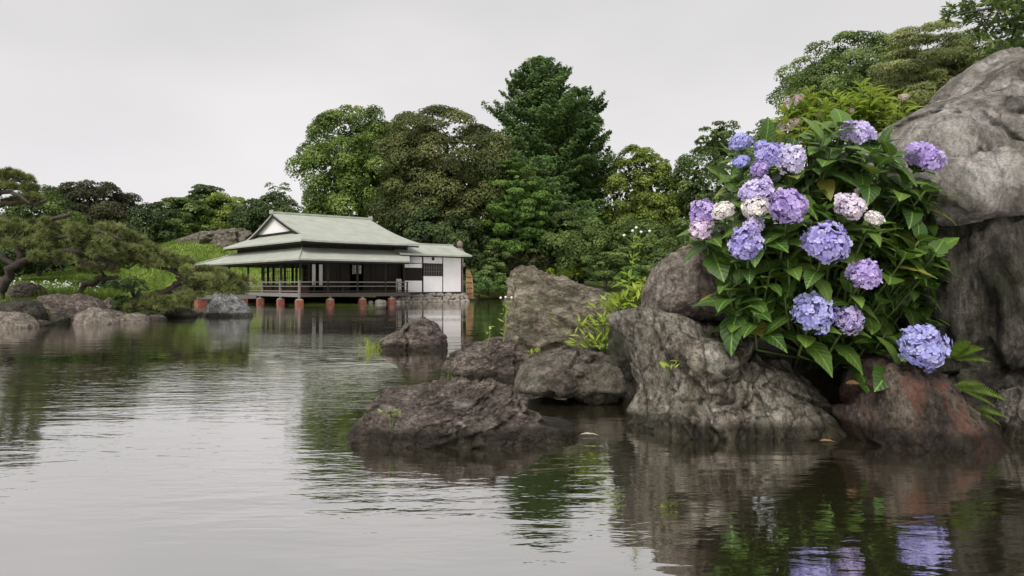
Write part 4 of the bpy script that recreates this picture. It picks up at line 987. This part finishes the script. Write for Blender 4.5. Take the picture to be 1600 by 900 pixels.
xs = rng.uniform(-19, -12.5, 6000); ys = rng.uniform(24, 31, 6000); kk = (xs / ys < -.52) & (fbm(np.stack([xs, ys, 0 * xs], 1) * .6, 2, 4) > -.05)
tag(blades("tall_grass", xs[kk], ys[kk], .25, .6, .014, 2), "taller yellow green grass on the left bank below the pines", "grass", kind='stuff')
white_m = simple("white_petals", (0.75, 0.75, 0.70), .7, .05)
wf = thing("wildflower_patch", "patch of small white wildflowers in the grass below the pine", "flowers", (*PX(85, 440, 29)[:2], gz(*PX(85, 440, 29)[:2])))
m = MB(); ms_ = MB()
for i in range(60):
    x, y, = rng.normal() * 1.1, rng.normal() * .8; hh = rng.uniform(.2, .55); zz_ = gz(x + wf.location.x, y + wf.location.y) - wf.location.z
    ms_.tube([(x, y, zz_ - .03), (x + rng.normal() * .04, y, zz_ + hh)], [.008, .005], 3)
    for q in range(3): 
        ox, oy, oz = rng.normal(size=3) * .035; m.tube([(x + ox, y + oy, zz_ + hh + oz), (x + ox, y + oy, zz_ + hh + oz + .025)], [.03, .02], 5)
tag(m.build("blossom", white_m, wf), kind='stuff'); tag(ms_.build("stem", simple("weed_stem", (0.09, 0.15, 0.03)), wf), kind='stuff')

# ------------------------------------------------------------------ hydrangea
def leaf_material(name, dark, light, trans=.22, rough=.46, old=True):
    m, n, b = new_mat(name)
    uv = nd(n, "ShaderNodeUVMap"); uv.uv_map = "leaf"; sp_ = nd(n, "ShaderNodeSeparateXYZ"); n.links.new(uv.outputs[0], sp_.inputs[0])
    oi = nd(n, "ShaderNodeObjectInfo"); at = nd(n, "ShaderNodeAttribute", attribute_name="tint")
    ad = nd(n, "ShaderNodeMath", operation='ADD'); n.links.new(oi.outputs['Random'], ad.inputs[0]); n.links.new(at.outputs['Fac'], ad.inputs[1])
    fr_ = nd(n, "ShaderNodeMath", operation='FRACT'); n.links.new(ad.outputs[0], fr_.inputs[0])
    col = ramp(n, fr_.outputs[0], [(0, dark), (.7, tuple((a + c) / 2 for a, c in zip(dark, light))), (.965, light), (.985, (light[0] * 2.4, light[1] * 1.25, light[2] * 1.5) if old else light)])
    ab = nd(n, "ShaderNodeMath", operation='ABSOLUTE'); n.links.new(sp_.outputs[0], ab.inputs[0])
    # side veins slant forward from the midrib
    v1 = nd(n, "ShaderNodeMath", operation='MULTIPLY_ADD'); n.links.new(ab.outputs[0], v1.inputs[0]); v1.inputs[1].default_value = -.35; n.links.new(sp_.outputs[1], v1.inputs[2])
    v2 = nd(n, "ShaderNodeMath", operation='MULTIPLY'); n.links.new(v1.outputs[0], v2.inputs[0]); v2.inputs[1].default_value = 44.0
    v3 = nd(n, "ShaderNodeMath", operation='SINE'); n.links.new(v2.outputs[0], v3.inputs[0])
    vein = ramp(n, v3.outputs[0], [(.75, 0), (1.0, .12)])
    col = mixc(n, vein, col, tuple(c * 1.9 for c in light))
    rib = ramp(n, ab.outputs[0], [(.02, .65), (.07, 0.0)]); col = mixc(n, rib, col, tuple(c * 2.0 for c in light))
    tcn = nd(n, "ShaderNodeTexCoord"); no = nd(n, "ShaderNodeTexNoise", i_Scale=24.0, i_Detail=4.0); n.links.new(tcn.outputs['Object'], no.inputs[0])
    col = mixc(n, .5, col, ramp(n, no.outputs[0], [(.3, .7), (.7, 1.25)]), 'MULTIPLY')
    n.links.new(col, b.inputs['Base Color']); b.inputs['Roughness'].default_value = rough; b.inputs['Specular IOR Level'].default_value = .4
    bp = nd(n, "ShaderNodeBump", i_Strength=.22, i_Distance=.008); n.links.new(v3.outputs[0], bp.inputs['Height']); n.links.new(bp.outputs[0], b.inputs['Normal'])
    tr = nd(n, "ShaderNodeBsdfTranslucent"); n.links.new(col, tr.inputs[0]); ms = nd(n, "ShaderNodeMixShader"); ms.inputs[0].default_value = trans
    n.links.new(b.outputs[0], ms.inputs[1]); n.links.new(tr.outputs[0], ms.inputs[2]); n.links.new(ms.outputs[0], n.nodes["Material Output"].inputs[0])
    return m

def leaf_geo(width=.58, droop=.25, fold=.22, curl=0.0, ns=9, serr=.05, tipk=1.0, seed=0):
    """ovate serrated leaf of unit length along +x; returns verts, faces, uv"""
    rng = np.random.default_rng(seed); v, uv = [], []
    for i in range(ns):
        t = i / (ns - 1); wv_ = width * .5 * (math.sin(math.pi * t ** .82) ** .8) * (1 - .25 * t * tipk)
        if 0 < i < ns - 1: wv_ *= 1 + (serr if i % 2 else -serr)
        z = -droop * t * t + .06 * math.sin(math.pi * t); x = t * (1 - .08 * droop * t)
        for sg in (-1, -.5, 0, .5, 1):
            yy = sg * wv_; zz_ = z + abs(sg) * fold * wv_ * (1.2 - .5 * abs(sg)) + .012 * math.sin(t * 19 + sg * 2) * abs(sg)
            v.append((x - .03 * abs(sg), yy, zz_)); uv.append((sg * wv_ / (width * .5), t))
    f = []
    for i in range(ns - 1):
        for j in range(4): a = i * 5 + j; f.append((a, a + 1, a + 6, a + 5))
    return np.array(v), np.array(f), np.array(uv)

def uv_mesh(name, v, f, uv, mat, tint=None):
    me = fast_mesh(name, v, f, mat, np.zeros(len(v)) if tint is None else tint, True)
    l = me.uv_layers.new(name="leaf"); l.data.foreach_set("uv", uv[np.asarray(f).ravel()].astype(np.float32).ravel()); return me

def orient(d, n):
    """rotation matrix with x along d and z near n"""
    d = Vector(d).normalized(); n = Vector(n); y = n.cross(d)
    if y.length < 1e-4: y = Vector((0, 1, 0)).cross(d)
    y.normalize(); z = d.cross(y); return Matrix((d, y, z)).transposed()

LEAFM = leaf_material("hydrangea_leaf", (0.036, 0.080, 0.013), (0.125, 0.215, 0.034))
LIGHTLEAF = leaf_material("light_shrub_leaf", (0.19, 0.27, 0.03), (0.36, 0.45, 0.07), .45, .5, False)
stem_m = simple("green_stem", (0.075, 0.105, 0.03), .6, .3, 12)

def leafy_shrub(root, shoots, geo, mat, rng, nmax, lname="leaf", pairs=3, parts_key=None):
    """shoots: (tip, axis, size). Biggest-looking leaves are parts, the rest one joined part"""
    org = np.array(root.location); var = [leaf_geo(seed=k, **g_) for k, g_ in enumerate(geo)]
    meshes = [uv_mesh(lname, *q, mat) for q in var]; items = []
    for tip, axis, size in shoots:
        axis = unit(np.array(axis, float)); a = unit(np.cross(axis, rng.normal(size=3))); b_ = np.cross(axis, a); ph = rng.uniform(0, 6.28)
        for p in range(pairs):
            for k in range(2):
                an = ph + p * math.pi / 2 + k * math.pi + rng.normal() * .25
                rad = a * math.cos(an) + b_ * math.sin(an)
                d = unit(rad + axis * (.62 - .26 * p) + np.array([0, 0, .02 - .06 * p]) + rng.normal(size=3) * .10)
                nrm = unit(axis * 1.0 + np.array([0, 0, .6]) - rad * .1)
                pos = tip - axis * (.02 + .07 * p) * (size / .3) + rad * .012; s = size * rng.uniform(.72, 1.12) * (.70 + .15 * p)
                items.append((pos, d, nrm, s, rng.integers(len(var))))
    # rank by nearness to the eye, times size
    items.sort(key=lambda q: -(q[3] / max(.5, q[0][1])) - .02 * (6.2 - q[0][1]))
    for pos, d, nrm, s, k in items[:nmax]:
        o = link(lname, meshes[k], root); o.matrix_basis = Matrix.Translation(Vector(pos - org)) @ orient(d, nrm).to_4x4() @ Matrix.Scale(s, 4)
    if items[nmax:]:
        vs_, fs_, us_, ts_ = [], [], [], []; b0 = 0
        for pos, d, nrm, s, k in items[nmax:]:
            v, f, uv = var[k]; Mx = np.array(orient(d, nrm)) * s; vs_.append(v @ Mx.T + (pos - org)); fs_.append(f + b0); us_.append(uv); ts_.append(np.full(len(v), rng.uniform())); b0 += len(v)
        tag(link(lname, uv_mesh(lname, np.concatenate(vs_), np.concatenate(fs_), np.concatenate(us_), mat, np.concatenate(ts_)), root), kind='stuff')

BUSH_C = (1290, 375); 
def bush_Y(px, py):
    dx = (px - BUSH_C[0]) / 230; dy = (py - BUSH_C[1]) / 215
    return 6.35 - .95 * math.sqrt(max(0.0, 1 - dx * dx - dy * dy))
def in_poly(p, poly):
    x, y = p; c = False; j = len(poly) - 1
    for i in range(len(poly)):
        if (poly[i][1] > y) != (poly[j][1] > y) and x < (poly[j][0] - poly[i][0]) * (y - poly[i][1]) / (poly[j][1] - poly[i][1]) + poly[i][0]: c = not c
        j = i
    return c
BUSH = [(1112,300),(1150,262),(1200,275),(1255,215),(1285,190),(1340,185),(1392,220),(1400,300),(1425,262),(1478,275),(1480,330),(1455,380),(1478,398),(1470,470),(1478,512),(1400,548),
        (1320,520),(1240,480),(1180,478),(1128,478),(1126,455),(1136,420),(1118,390)]
hroot = PX(1300, 600, 6.5)
hy = thing("hydrangea_shrub", "flowering hydrangea bush with blue, purple and cream mopheads among the right rocks", "shrub", (hroot[0], hroot[1], gz(hroot[0], hroot[1])))
HEADS = [  # px, py, radius px, vertical squash, colour, label
 (1158,222,20,.75,'blue',None),(1190,228,13,.7,'blue',None),(1158,252,16,.55,'blue',None),(1203,243,27,.85,'violet',None),(1187,264,16,1.0,'purple',None),
 (1236,250,26,1.0,'pale',None),(1184,298,29,.72,'lilac',None),(1180,324,23,.8,'cream',"cream flower head below the pale lilac one"),(1231,322,34,.9,'purple',None),(1099,332,25,.85,'purple',None),
 (1130,329,20,.75,'cream',"small cream flower head at the left of the bush"),(1098,356,23,.85,'pink',"pink flower head at the left end of the bush"),(1166,381,31,.98,'violet',None),(1327,323,28,.85,'pinkpale',None),(1366,341,17,.65,'cream',"small withered cream flower head"),
 (1291,380,38,.92,'violet',None),(1351,428,29,.88,'purple',None),(1270,488,36,.92,'blue',None),(1326,499,26,1.0,'lilac',None),(1444,542,42,.85,'blue',"large blue flower head hanging lowest at the right"),
 (1443,246,34,.68,'purple',None),(1340,208,31,.62,'lilac',None),(1178,352,17,.8,'lilac',None)]
PC = {'blue': ((0.25,0.26,0.60),(0.41,0.41,0.76),(0.60,0.59,0.86)), 'violet': ((0.27,0.23,0.58),(0.43,0.38,0.74),(0.62,0.57,0.86)), 'purple': ((0.32,0.22,0.55),(0.48,0.36,0.70),(0.67,0.55,0.83)),
      'lilac': ((0.40,0.33,0.64),(0.58,0.50,0.78),(0.76,0.68,0.87)), 'pale': ((0.48,0.43,0.69),(0.67,0.62,0.82),(0.82,0.79,0.89)), 'pink': ((0.55,0.40,0.60),(0.72,0.56,0.73),(0.84,0.72,0.82)),
      'pinkpale': ((0.55,0.45,0.58),(0.72,0.62,0.71),(0.85,0.78,0.82)), 'cream': ((0.66,0.60,0.54),(0.84,0.79,0.74),(0.92,0.89,0.87))}
PM = {k: foliage("petal_" + k, *v, .25, .6) for k, v in PC.items()}
core_m = simple("flower_core", (0.17, 0.13, 0.30), .9, .4, 20)
def floret_geo(seed):
    """four rounded, slightly cupped petals; unit radius, facing +z"""
    rng = np.random.default_rng(seed); v, f, t = [], [], []
    for k in range(4):
        an = k * math.pi / 2 + rng.normal() * .08; u_ = np.array([math.cos(an), math.sin(an), 0]); s_ = np.array([-u_[1], u_[0], 0]); b0 = len(v); cup = rng.uniform(-.08, .22); tw = rng.normal() * .12
        for (r, wd) in ((.06, 0), (.38, .36), (.38, -.36), (.74, .50), (.74, -.50), (1.0, .24), (1.0, -.24), (.55, 0)):
            z = cup * r * r + tw * wd + (-.05 if wd == 0 else .04) ; v.append(u_ * r + s_ * wd + np.array([0, 0, z])); t.append(.42 + .3 * r + rng.normal() * .04)
        f += [(b0, b0+2, b0+7), (b0, b0+7, b0+1), (b0+1, b0+7, b0+3), (b0+2, b0+4, b0+7), (b0+7, b0+5, b0+3), (b0+7, b0+4, b0+6), (b0+7, b0+6, b0+5)]
    b0 = len(v)
    for k in range(5): v.append(np.array([.09 * math.cos(k * 1.257), .09 * math.sin(k * 1.257), .05])); t.append(.95)
    f += [(b0, b0+1, b0+2), (b0, b0+2, b0+3), (b0, b0+3, b0+4)]
    return np.array(v), np.array(f), np.array(t)
FG = [floret_geo(k) for k in range(5)]
FMESH = {}
rng = np.random.default_rng(404)
big = sorted(range(len(HEADS)), key=lambda i: -HEADS[i][2])[:5]
shoots = []; stems = MB(); horg = np.array(hy.location); nfl = 0
for hi, (px, py, rp, sq, colr, lb) in enumerate(HEADS):
    Y = bush_Y(px, py) - .12
    if px > 1400 and py > 500: Y = 5.35
    c = PX(px, py, Y); r = rp * .80 / F * Y
    axis = unit(np.array([(px - 1290) / 400, -.55, .75 - (py - 375) / 700]))
    Rm = np.array(orient(unit(np.cross(axis, [0.3, .1, 1])), axis))     # z = axis
    v, f = ico(2); head = link("flower_head", fast_mesh("flower_head", v * r * np.array([.80, .80, .80 * sq]), f, core_m, smooth=True), hy, c - horg)
    head.rotation_euler = Matrix(Rm.tolist()).to_euler(); tag(head, lb)
    fs = r * rng.uniform(.195, .225); nfp = int(4 * .82 / (fs / r) ** 2 * 1.75)
    gi = np.arange(nfp) + .5; ph = np.arccos(1 - 2 * gi / nfp * .86); tha = math.pi * (1 + 5 ** .5) * gi + rng.uniform(0, 6)
    q = np.stack([np.cos(tha) * np.sin(ph), np.sin(tha) * np.sin(ph), np.cos(ph)], 1); q = unit(q + rng.normal(size=q.shape) * .05)
    toward = Rm.T @ unit(-np.array([c[0], c[1], c[2] - CH])); single = []
    if hi in big:
        order = np.argsort(-(q @ toward)); single = list(order[:58])
    vs_, fs_, ts_ = [], [], []; b0 = 0; sset = set(single)
    lumps = 1 + .32 * fbm(q * 1.8 + hi, 2, hi)
    for i in range(nfp):
        d = q[i]; pos = d * r * np.array([1, 1, sq]) * lumps[i] * rng.uniform(.86, 1.08); nrm = unit(d * np.array([1, 1, 1 / sq]) + rng.normal(size=3) * .45); tn = unit(np.cross(nrm, rng.normal(size=3)))
        Mo = orient(tn, nrm); s_ = fs * rng.uniform(.72, 1.25); k = rng.integers(5); dt = np.clip(rng.normal() * .2, -.4, .4)
        if i in sset:
            sh_ = int(rng.integers(4)); key = (colr, k, sh_)
            if key not in FMESH: FMESH[key] = fast_mesh("floret", FG[k][0], FG[k][1], PM[colr], np.clip(FG[k][2] + (-.3, -.1, .06, .25)[sh_], 0, 1), True)
            o = link("floret", FMESH[key], head); o.matrix_basis = Matrix.Translation(Vector(pos)) @ Mo.to_4x4() @ Matrix.Scale(s_, 4); nfl += 1
        else:
            vs_.append(FG[k][0] @ (np.array(Mo) * s_).T + pos); fs_.append(FG[k][1] + b0); ts_.append(np.clip(FG[k][2] + dt, 0, 1)); b0 += len(FG[k][0])
    if vs_: tag(link("floret", fast_mesh("floret", np.concatenate(vs_), np.concatenate(fs_), PM[colr], np.concatenate(ts_), True), head), kind='stuff')
    shoots.append((c - axis * r * sq * 1.15, axis, .30 if rp > 20 else .2)); e = c - axis * r * .6
    stems.tube([e - horg, e - horg - axis * .25 + np.array([0, .1, -.1]), np.array([rng.normal() * .15, rng.normal() * .1, 0])], [.010, .012, .014], 5)
while len(shoots) < 128:
    p = (rng.uniform(1090, 1500), rng.uniform(180, 570))
    if not in_poly(p, BUSH): continue
    if any(math.hypot(p[0] - h[0], (p[1] - h[1]) - 0) < h[2] * 1.0 for h in HEADS): continue
    Y = bush_Y(*p) + rng.uniform(.02, .5); c = PX(p[0], p[1], Y); ax = unit(np.array([(p[0] - 1290) / 300, -.45, .85]) + rng.normal(size=3) * .2)
    shoots.append((c, ax, rng.uniform(.20, .30))); stems.tube([c - horg, c - horg - ax * .25 + np.array([0, .1, -.1]), np.array([rng.normal() * .15, rng.normal() * .1, 0])], [.009, .011, .013], 4)
for px, py in ((1150,485),(1178,488),(1140,462),(1288,212),(1300,232),(1318,196),(1362,235),(1375,252),(1440,372),(1462,396),(1415,400),(1350,545),(1385,520),(1455,505),(1420,285),(1448,295),(1395,240)):
    Y = bush_Y(px, py) - .1; c = PX(px, py, Y); ax = unit(np.array([(px - 1290) / 300, -.5, .8])); shoots.append((c, ax, .34))
    stems.tube([c - horg, c - horg - ax * .25 + np.array([0, .1, -.1]), np.array([rng.normal() * .15, rng.normal() * .1, 0])], [.009, .011, .013], 4)
for _ in range(90):
    p = (rng.uniform(1150, 1460), rng.uniform(220, 500)); Y = bush_Y(*p) + rng.uniform(.45, .95); c = PX(p[0], p[1], Y)
    shoots.append((c, unit(rng.normal(size=3) * .5 + np.array([0, -.4, .8])), rng.uniform(.28, .38)))
stems.build("stem", stem_m, hy, smooth=True)
leafy_shrub(hy, shoots, [dict(width=.68, droop=.15), dict(width=.60, droop=.22, fold=.26), dict(width=.72, droop=.02, fold=.16), dict(width=.66, droop=.32, fold=.1)], LEAFM, rng, 295)
print("single florets", nfl, "shoots", len(shoots))

# light green shrub behind, with faded pink sprays
rng = np.random.default_rng(505)
lp = PX(1330, 330, 8.3)
ls = thing("light_green_shrub", "light yellow green shrub with faded pink sprays behind the top of the hydrangea", "shrub", (lp[0], lp[1], gz(lp[0], lp[1])))
sh2 = []; m = MB(); lorg = np.array(ls.location)
LB = [(1225,235),(1222,170),(1250,140),(1272,110),(1290,150),(1340,130),(1362,118),(1375,150),(1415,135),(1425,165),(1415,190),(1390,215),(1330,200),(1280,215),(1260,240)]
while len(sh2) < 120:
    p = (rng.uniform(1220, 1430), rng.uniform(110, 245))
    if not in_poly(p, LB): continue
    c = PX(p[0], p[1], 7.5 + rng.uniform(0, .7)); ax = unit(np.array([rng.normal() * .25, rng.normal() * .25, 1])); sh2.append((c, ax, rng.uniform(.17, .25)))
    m.tube([c - lorg, c - lorg + np.array([0, .05, -.5]), np.array([rng.normal() * .3, rng.normal() * .2, 0])], [.006, .009, .014], 4)
m.build("stem", stem_m, ls, smooth=True)
leafy_shrub(ls, sh2, [dict(width=.36, droop=.2), dict(width=.42, droop=.35), dict(width=.34, droop=.05)], LIGHTLEAF, rng, 280)
fade_m = foliage("faded_pink_petals", (0.36, 0.26, 0.22), (0.55, 0.43, 0.38), (0.70, 0.62, 0.58), .3)
for px, py, r in ((1236,160,11),(1248,152,7),(1230,196,12),(1243,190,8),(1284,178,5),(1412,152,7),(1330,173,4)):
    c = PX(px, py, 7.6); vs_, fs_, ts_ = [], [], []; b0 = 0
    for i in range(26):
        d = unit(rng.normal(size=3)); pos = c - lorg + d * r / F * 7.6 * np.array([1, 1, .55]); Mo = orient(unit(np.cross(d, rng.normal(size=3))), d); k = rng.integers(5)
        vs_.append(FG[k][0] @ (np.array(Mo) * .020).T + pos); fs_.append(FG[k][1] + b0); ts_.append(np.clip(FG[k][2] + rng.normal() * .2, 0, 1)); b0 += len(FG[k][0])
    tag(link("flower_spray", fast_mesh("flower_spray", np.concatenate(vs_), np.concatenate(fs_), fade_m, np.concatenate(ts_)), ls), kind='stuff')

# ------------------------------------------------------------------ overhanging branch tree, upper right
rng = np.random.default_rng(606)
tb = (9.6, 12.5); ot = thing("overhanging_tree", "leafy tree whose branches hang into the upper right corner", "tree", (tb[0], tb[1], gz(*tb) - .1)); oorg = np.array(ot.location)
m = MB(); hub = PX(1720, -30, 12.2) - oorg
m.tube([(0, 0, -.2), (.1, 0, 1.5), (-.1, .1, 3.5), hub], [.24, .19, .16, .11], 8)
tips = []
for (pts) in ([(1720,-30),(1640,0),(1560,10),(1500,22)], [(1720,-30),(1660,30),(1600,45),(1555,62)], [(1640,0),(1580,-20),(1510,-10)], [(1660,30),(1640,60),(1600,80)], [(1600,45),(1570,30),(1535,40)]):
    pp = [PX(a, b_, 12.2 + rng.normal() * .15) - oorg for a, b_ in pts]; m.tube(pp, list(np.linspace(.06, .012, len(pp))), 5)
    for _ in range(36):
        k = rng.integers(len(pp) - 1); u = rng.uniform(); base_ = pp[k] * (1 - u) + pp[k + 1] * u; e = base_ + rng.normal(size=3) * np.array([.26, .3, .2]); m.tube([base_, e], [.008, .003], 3); tips.append(e)
m.build("trunk", barkg, ot, smooth=True)
tips = np.array(tips); n_ = len(tips) * 22; ctr_ = np.repeat(tips, 22, 0); q = rand_dirs(rng, n_)
L = rng.uniform(.09, .17, n_); tn = q.copy(); tn[:, 2] -= .25
v, f, ti = leaf_quads(ctr_ + q * .10, rng.normal(size=(n_, 3)) * .6 + np.array([0, 0, .8]), tn, L, L * .36, np.clip(rng.normal(.45, .2, n_), 0, 1))
link("crown", fast_mesh("crown", v, f, PAL['mid'], ti), ot)

# ------------------------------------------------------------------ weeds, ferns, small things
def weed_clump(label, px, py, Y, w_, h_, nlv, seed, size=.14, name="weed", pal=None, cat="plant", group=None):
    rng = np.random.default_rng(seed); c = PX(px, py, Y); t = thing(name, label, cat, c, 0, group)
    pos = np.stack([rng.normal(size=nlv) * w_ * .5, rng.normal(size=nlv) * w_ * .35, rng.uniform(.0, 1, nlv) ** 1.2 * h_], 1)
    d = unit(np.stack([pos[:, 0] / w_ + rng.normal(size=nlv) * .4, rng.normal(size=nlv) * .5, rng.uniform(.3, 1.2, nlv)], 1)); L = size * rng.uniform(.6, 1.2, nlv)
    v, f, ti = leaf_quads(pos + d * L[:, None] * .5, np.stack([rng.normal(size=nlv) * .5, rng.normal(size=nlv) * .5 - .3, np.ones(nlv) * .7], 1), d, L, L * .26, np.clip(rng.normal(.5, .22, nlv), 0, 1))
    link("foliage", fast_mesh("foliage", v, f, PAL[pal or 'bright'], ti), t)
    m = MB()
    for i in range(0, nlv, 6): m.tube([(pos[i, 0] * .3, pos[i, 1] * .3, -.06), tuple(pos[i] + d[i] * .01)], [.005, .003], 4)
    m.build("stem", stem_m, t); return t
weed_clump("bright yellow green leafy weeds on the shoulder of the tall tan boulder", 945, 550, 7.75, .34, .36, 240, 1, .13)
weed_clump("bright yellow green weeds at the foot of the tall flowering stem", 975, 490, 7.4, .22, .16, 150, 2, .13)
weed_clump("bright upright weed left of the pinkish rock", 1000, 478, 7.4, .10, .22, 60, 3, .15)
weed_clump("small green sprout in the cleft below the tall tan boulder", 839, 556, 8.7, .08, .05, 14, 4, .10)
weed_clump("tiny dry grass sprout on the face of the cracked rock", 1045, 578, 5.65, .05, .05, 14, 5, .07)
weed_clump("little weed on the long low rock", 612, 655, 5.35, .05, .05, 16, 6, .05)
def flower_stalk(label, base, tipp, Y, seed, nfl_=4, nlv=20):
    rng = np.random.default_rng(seed); b_ = PX(*base, Y); e = PX(*tipp, Y); t = thing("flowering_weed", label, "plant", b_); e = e - b_; m = MB()
    mid = e * .55 + np.array([.02, 0, 0]); m.tube([(0, 0, -.05), mid, e], [.007, .006, .003], 5); tips_ = [e]
    for k in range(nfl_ - 1):
        s0 = mid + (e - mid) * rng.uniform(.3, .8); en = e + np.array([(k - (nfl_ - 2) / 2) * .09 + rng.normal() * .02, rng.normal() * .04, -rng.uniform(0, .08)]); m.tube([s0, (s0 + en) / 2, en], [.004, .003, .002], 4); tips_.append(en)
    m.build("stem", simple("lime_stem", (0.16, 0.24, 0.05)), t)
    for en in tips_:
        m = MB(); dn = unit(np.array([rng.normal() * .3, -.5, .8])) * .012; m.tube([en, en + dn, en + dn * 1.6, en + dn * 2.4], [.004, .014, .016, .007], 9); m.build("flower", white_m, t, smooth=True)
    pos = np.stack([np.linspace(.08, .9, nlv)] * 3, 1) * e; d = unit(rng.normal(size=(nlv, 3)) * np.array([1, 1, .3]) + np.array([0, 0, .5])); L = rng.uniform(.05, .12, nlv)
    v, f, ti = leaf_quads(pos + d * L[:, None] * .5, rng.normal(size=(nlv, 3)) * .4 + np.array([0, -.5, .6]), d, L, L * .22, np.full(nlv, .5)); link("foliage", fast_mesh("foliage", v, f, PAL['bright'], ti), t)
flower_stalk("tall fleabane stem with white flowers rising left of the pinkish rock", (975,482), (994,358), 7.5, 1, 5, 34)
flower_stalk("short stem with a white flower at the left side of the tall tan boulder", (787,528), (790,466), 9.0, 2, 3, 16)
flower_stalk("thin budding stem on the flat-topped dark mauve rock", (760,536), (765,514), 9.0, 3, 1, 6)
for k, (lb, px, py, Y, n_, hm) in enumerate([("green grass tuft at the left foot of the small peaked rock", 582, 546, 13.3, 60, .36), ("thin grass growing by the water left of the flat-topped rock", 712, 566, 9.0, 22, .3)]):
    c = PX(px, py, Y); t = thing("grass_tuft", lb, "grass", (c[0], c[1], 0)); rg = np.random.default_rng(k)
    xs = c[0] + rg.normal(size=n_) * .11; ys = c[1] + rg.normal(size=n_) * .08
    blades("blade", xs, ys, .1, hm, .006, k, 'bright', .5, 0, tuple(t.location), t, np.zeros(n_) - .02)['kind'] = 'stuff'

fern_m = foliage("fern_pinnae", (0.045, 0.075, 0.010), (0.09, 0.145, 0.018), (0.15, 0.21, 0.03), .3)
def fern(label, px, py, Y, fronds, seed):
    rng = np.random.default_rng(seed); c = PX(px, py, Y); t = thing("fern", label, "fern", c)
    for (dx, dy, ln) in fronds:
        d = unit(np.array([dx, -.45, dy])); side = unit(np.cross(d, np.array([0, -.5, 1]))); vs_, fs_, ts_ = [], [], []; N = 20; b0 = 0
        cur = lambda u: d * ln * u + np.array([0, 0, -.38 * ln * u * u])
        for i in range(N):
            u = .14 + .86 * i / N; p = cur(u); pl = ln * .27 * math.sin(math.pi * min(1, u * .92 + .08)) ** .8 * (1.15 - .5 * u); wd = ln * .017
            for sg in (-1, 1):
                sd = side * sg + d * .35 + np.array([0, 0, -.16]); sd = unit(sd); q = p + sd * pl
                vs_ += [p - d * wd, p + d * wd, p + sd * pl * .55 + d * wd * .9, q, p + sd * pl * .55 - d * wd * .9]; fs_ += [(b0, b0+1, b0+2), (b0, b0+2, b0+4), (b0+4, b0+2, b0+3)]; ts_ += [rng.uniform(.25, .8)] * 5; b0 += 5
        fr_ = link("frond", fast_mesh("frond", np.array(vs_), np.array(fs_), fern_m, np.array(ts_)), t)
        m = MB(); m.tube([cur(u) for u in (0, .3, .6, 1)], [.004, .0035, .0025, .001], 4); m.build("rachis", stem_m, fr_)
fern("fern with drooping fronds right of the rust red rock", 1490, 602, 5.35, [(.95, .10, .33), (.8, -.15, .26), (.5, .35, .22)], 1)
fern("small fern beneath the larger fern at the right", 1525, 640, 5.5, [(.9, .15, .2), (.6, -.2, .16), (.2, .4, .14)], 2)
fern("fern sprouting behind the large blue flower head", 1480, 560, 5.75, [(.7, .7, .32), (.95, .35, .3), (.4, .9, .3)], 3)

dead_m = simple("dead_leaf", (0.30, 0.17, 0.08), .7, .3, 20); pale_leaf = simple("pale_floating_leaf", (0.42, 0.38, 0.30), .6, .2, 20)
def loose_leaf(label, px, py, Y, s, mat, rz, tilt=0.0, z=None):
    v, f, uv = leaf_geo(width=.4, droop=.08, fold=.12); c = PX(px, py, Y)
    o = link("fallen_leaf", fast_mesh("fallen_leaf", v * s, f, mat, smooth=True), loc=(c[0], c[1], c[2] if z is None else z)); o.rotation_euler = (tilt, .05, rz); tag(o, label, "leaf")
Yw = lambda py: CH * F / (py - HZ)
loose_leaf("pale leaf floating right of the long low rock", 908, 681, Yw(681), .17, pale_leaf, .1, 0, .012)
loose_leaf("brown dead leaf floating before the cracked rock", 1282, 691, Yw(691), .13, dead_m, .05, .1, .012)
loose_leaf("withered tan leaf caught above the red rock", 1322, 598, 5.6, .12, dead_m, .2, -.9)

# drop anything that an undo left behind
print("objects", len(bpy.data.objects), "tris", sum(len(m_.loop_triangles) or len(m_.polygons) for m_ in bpy.data.meshes))
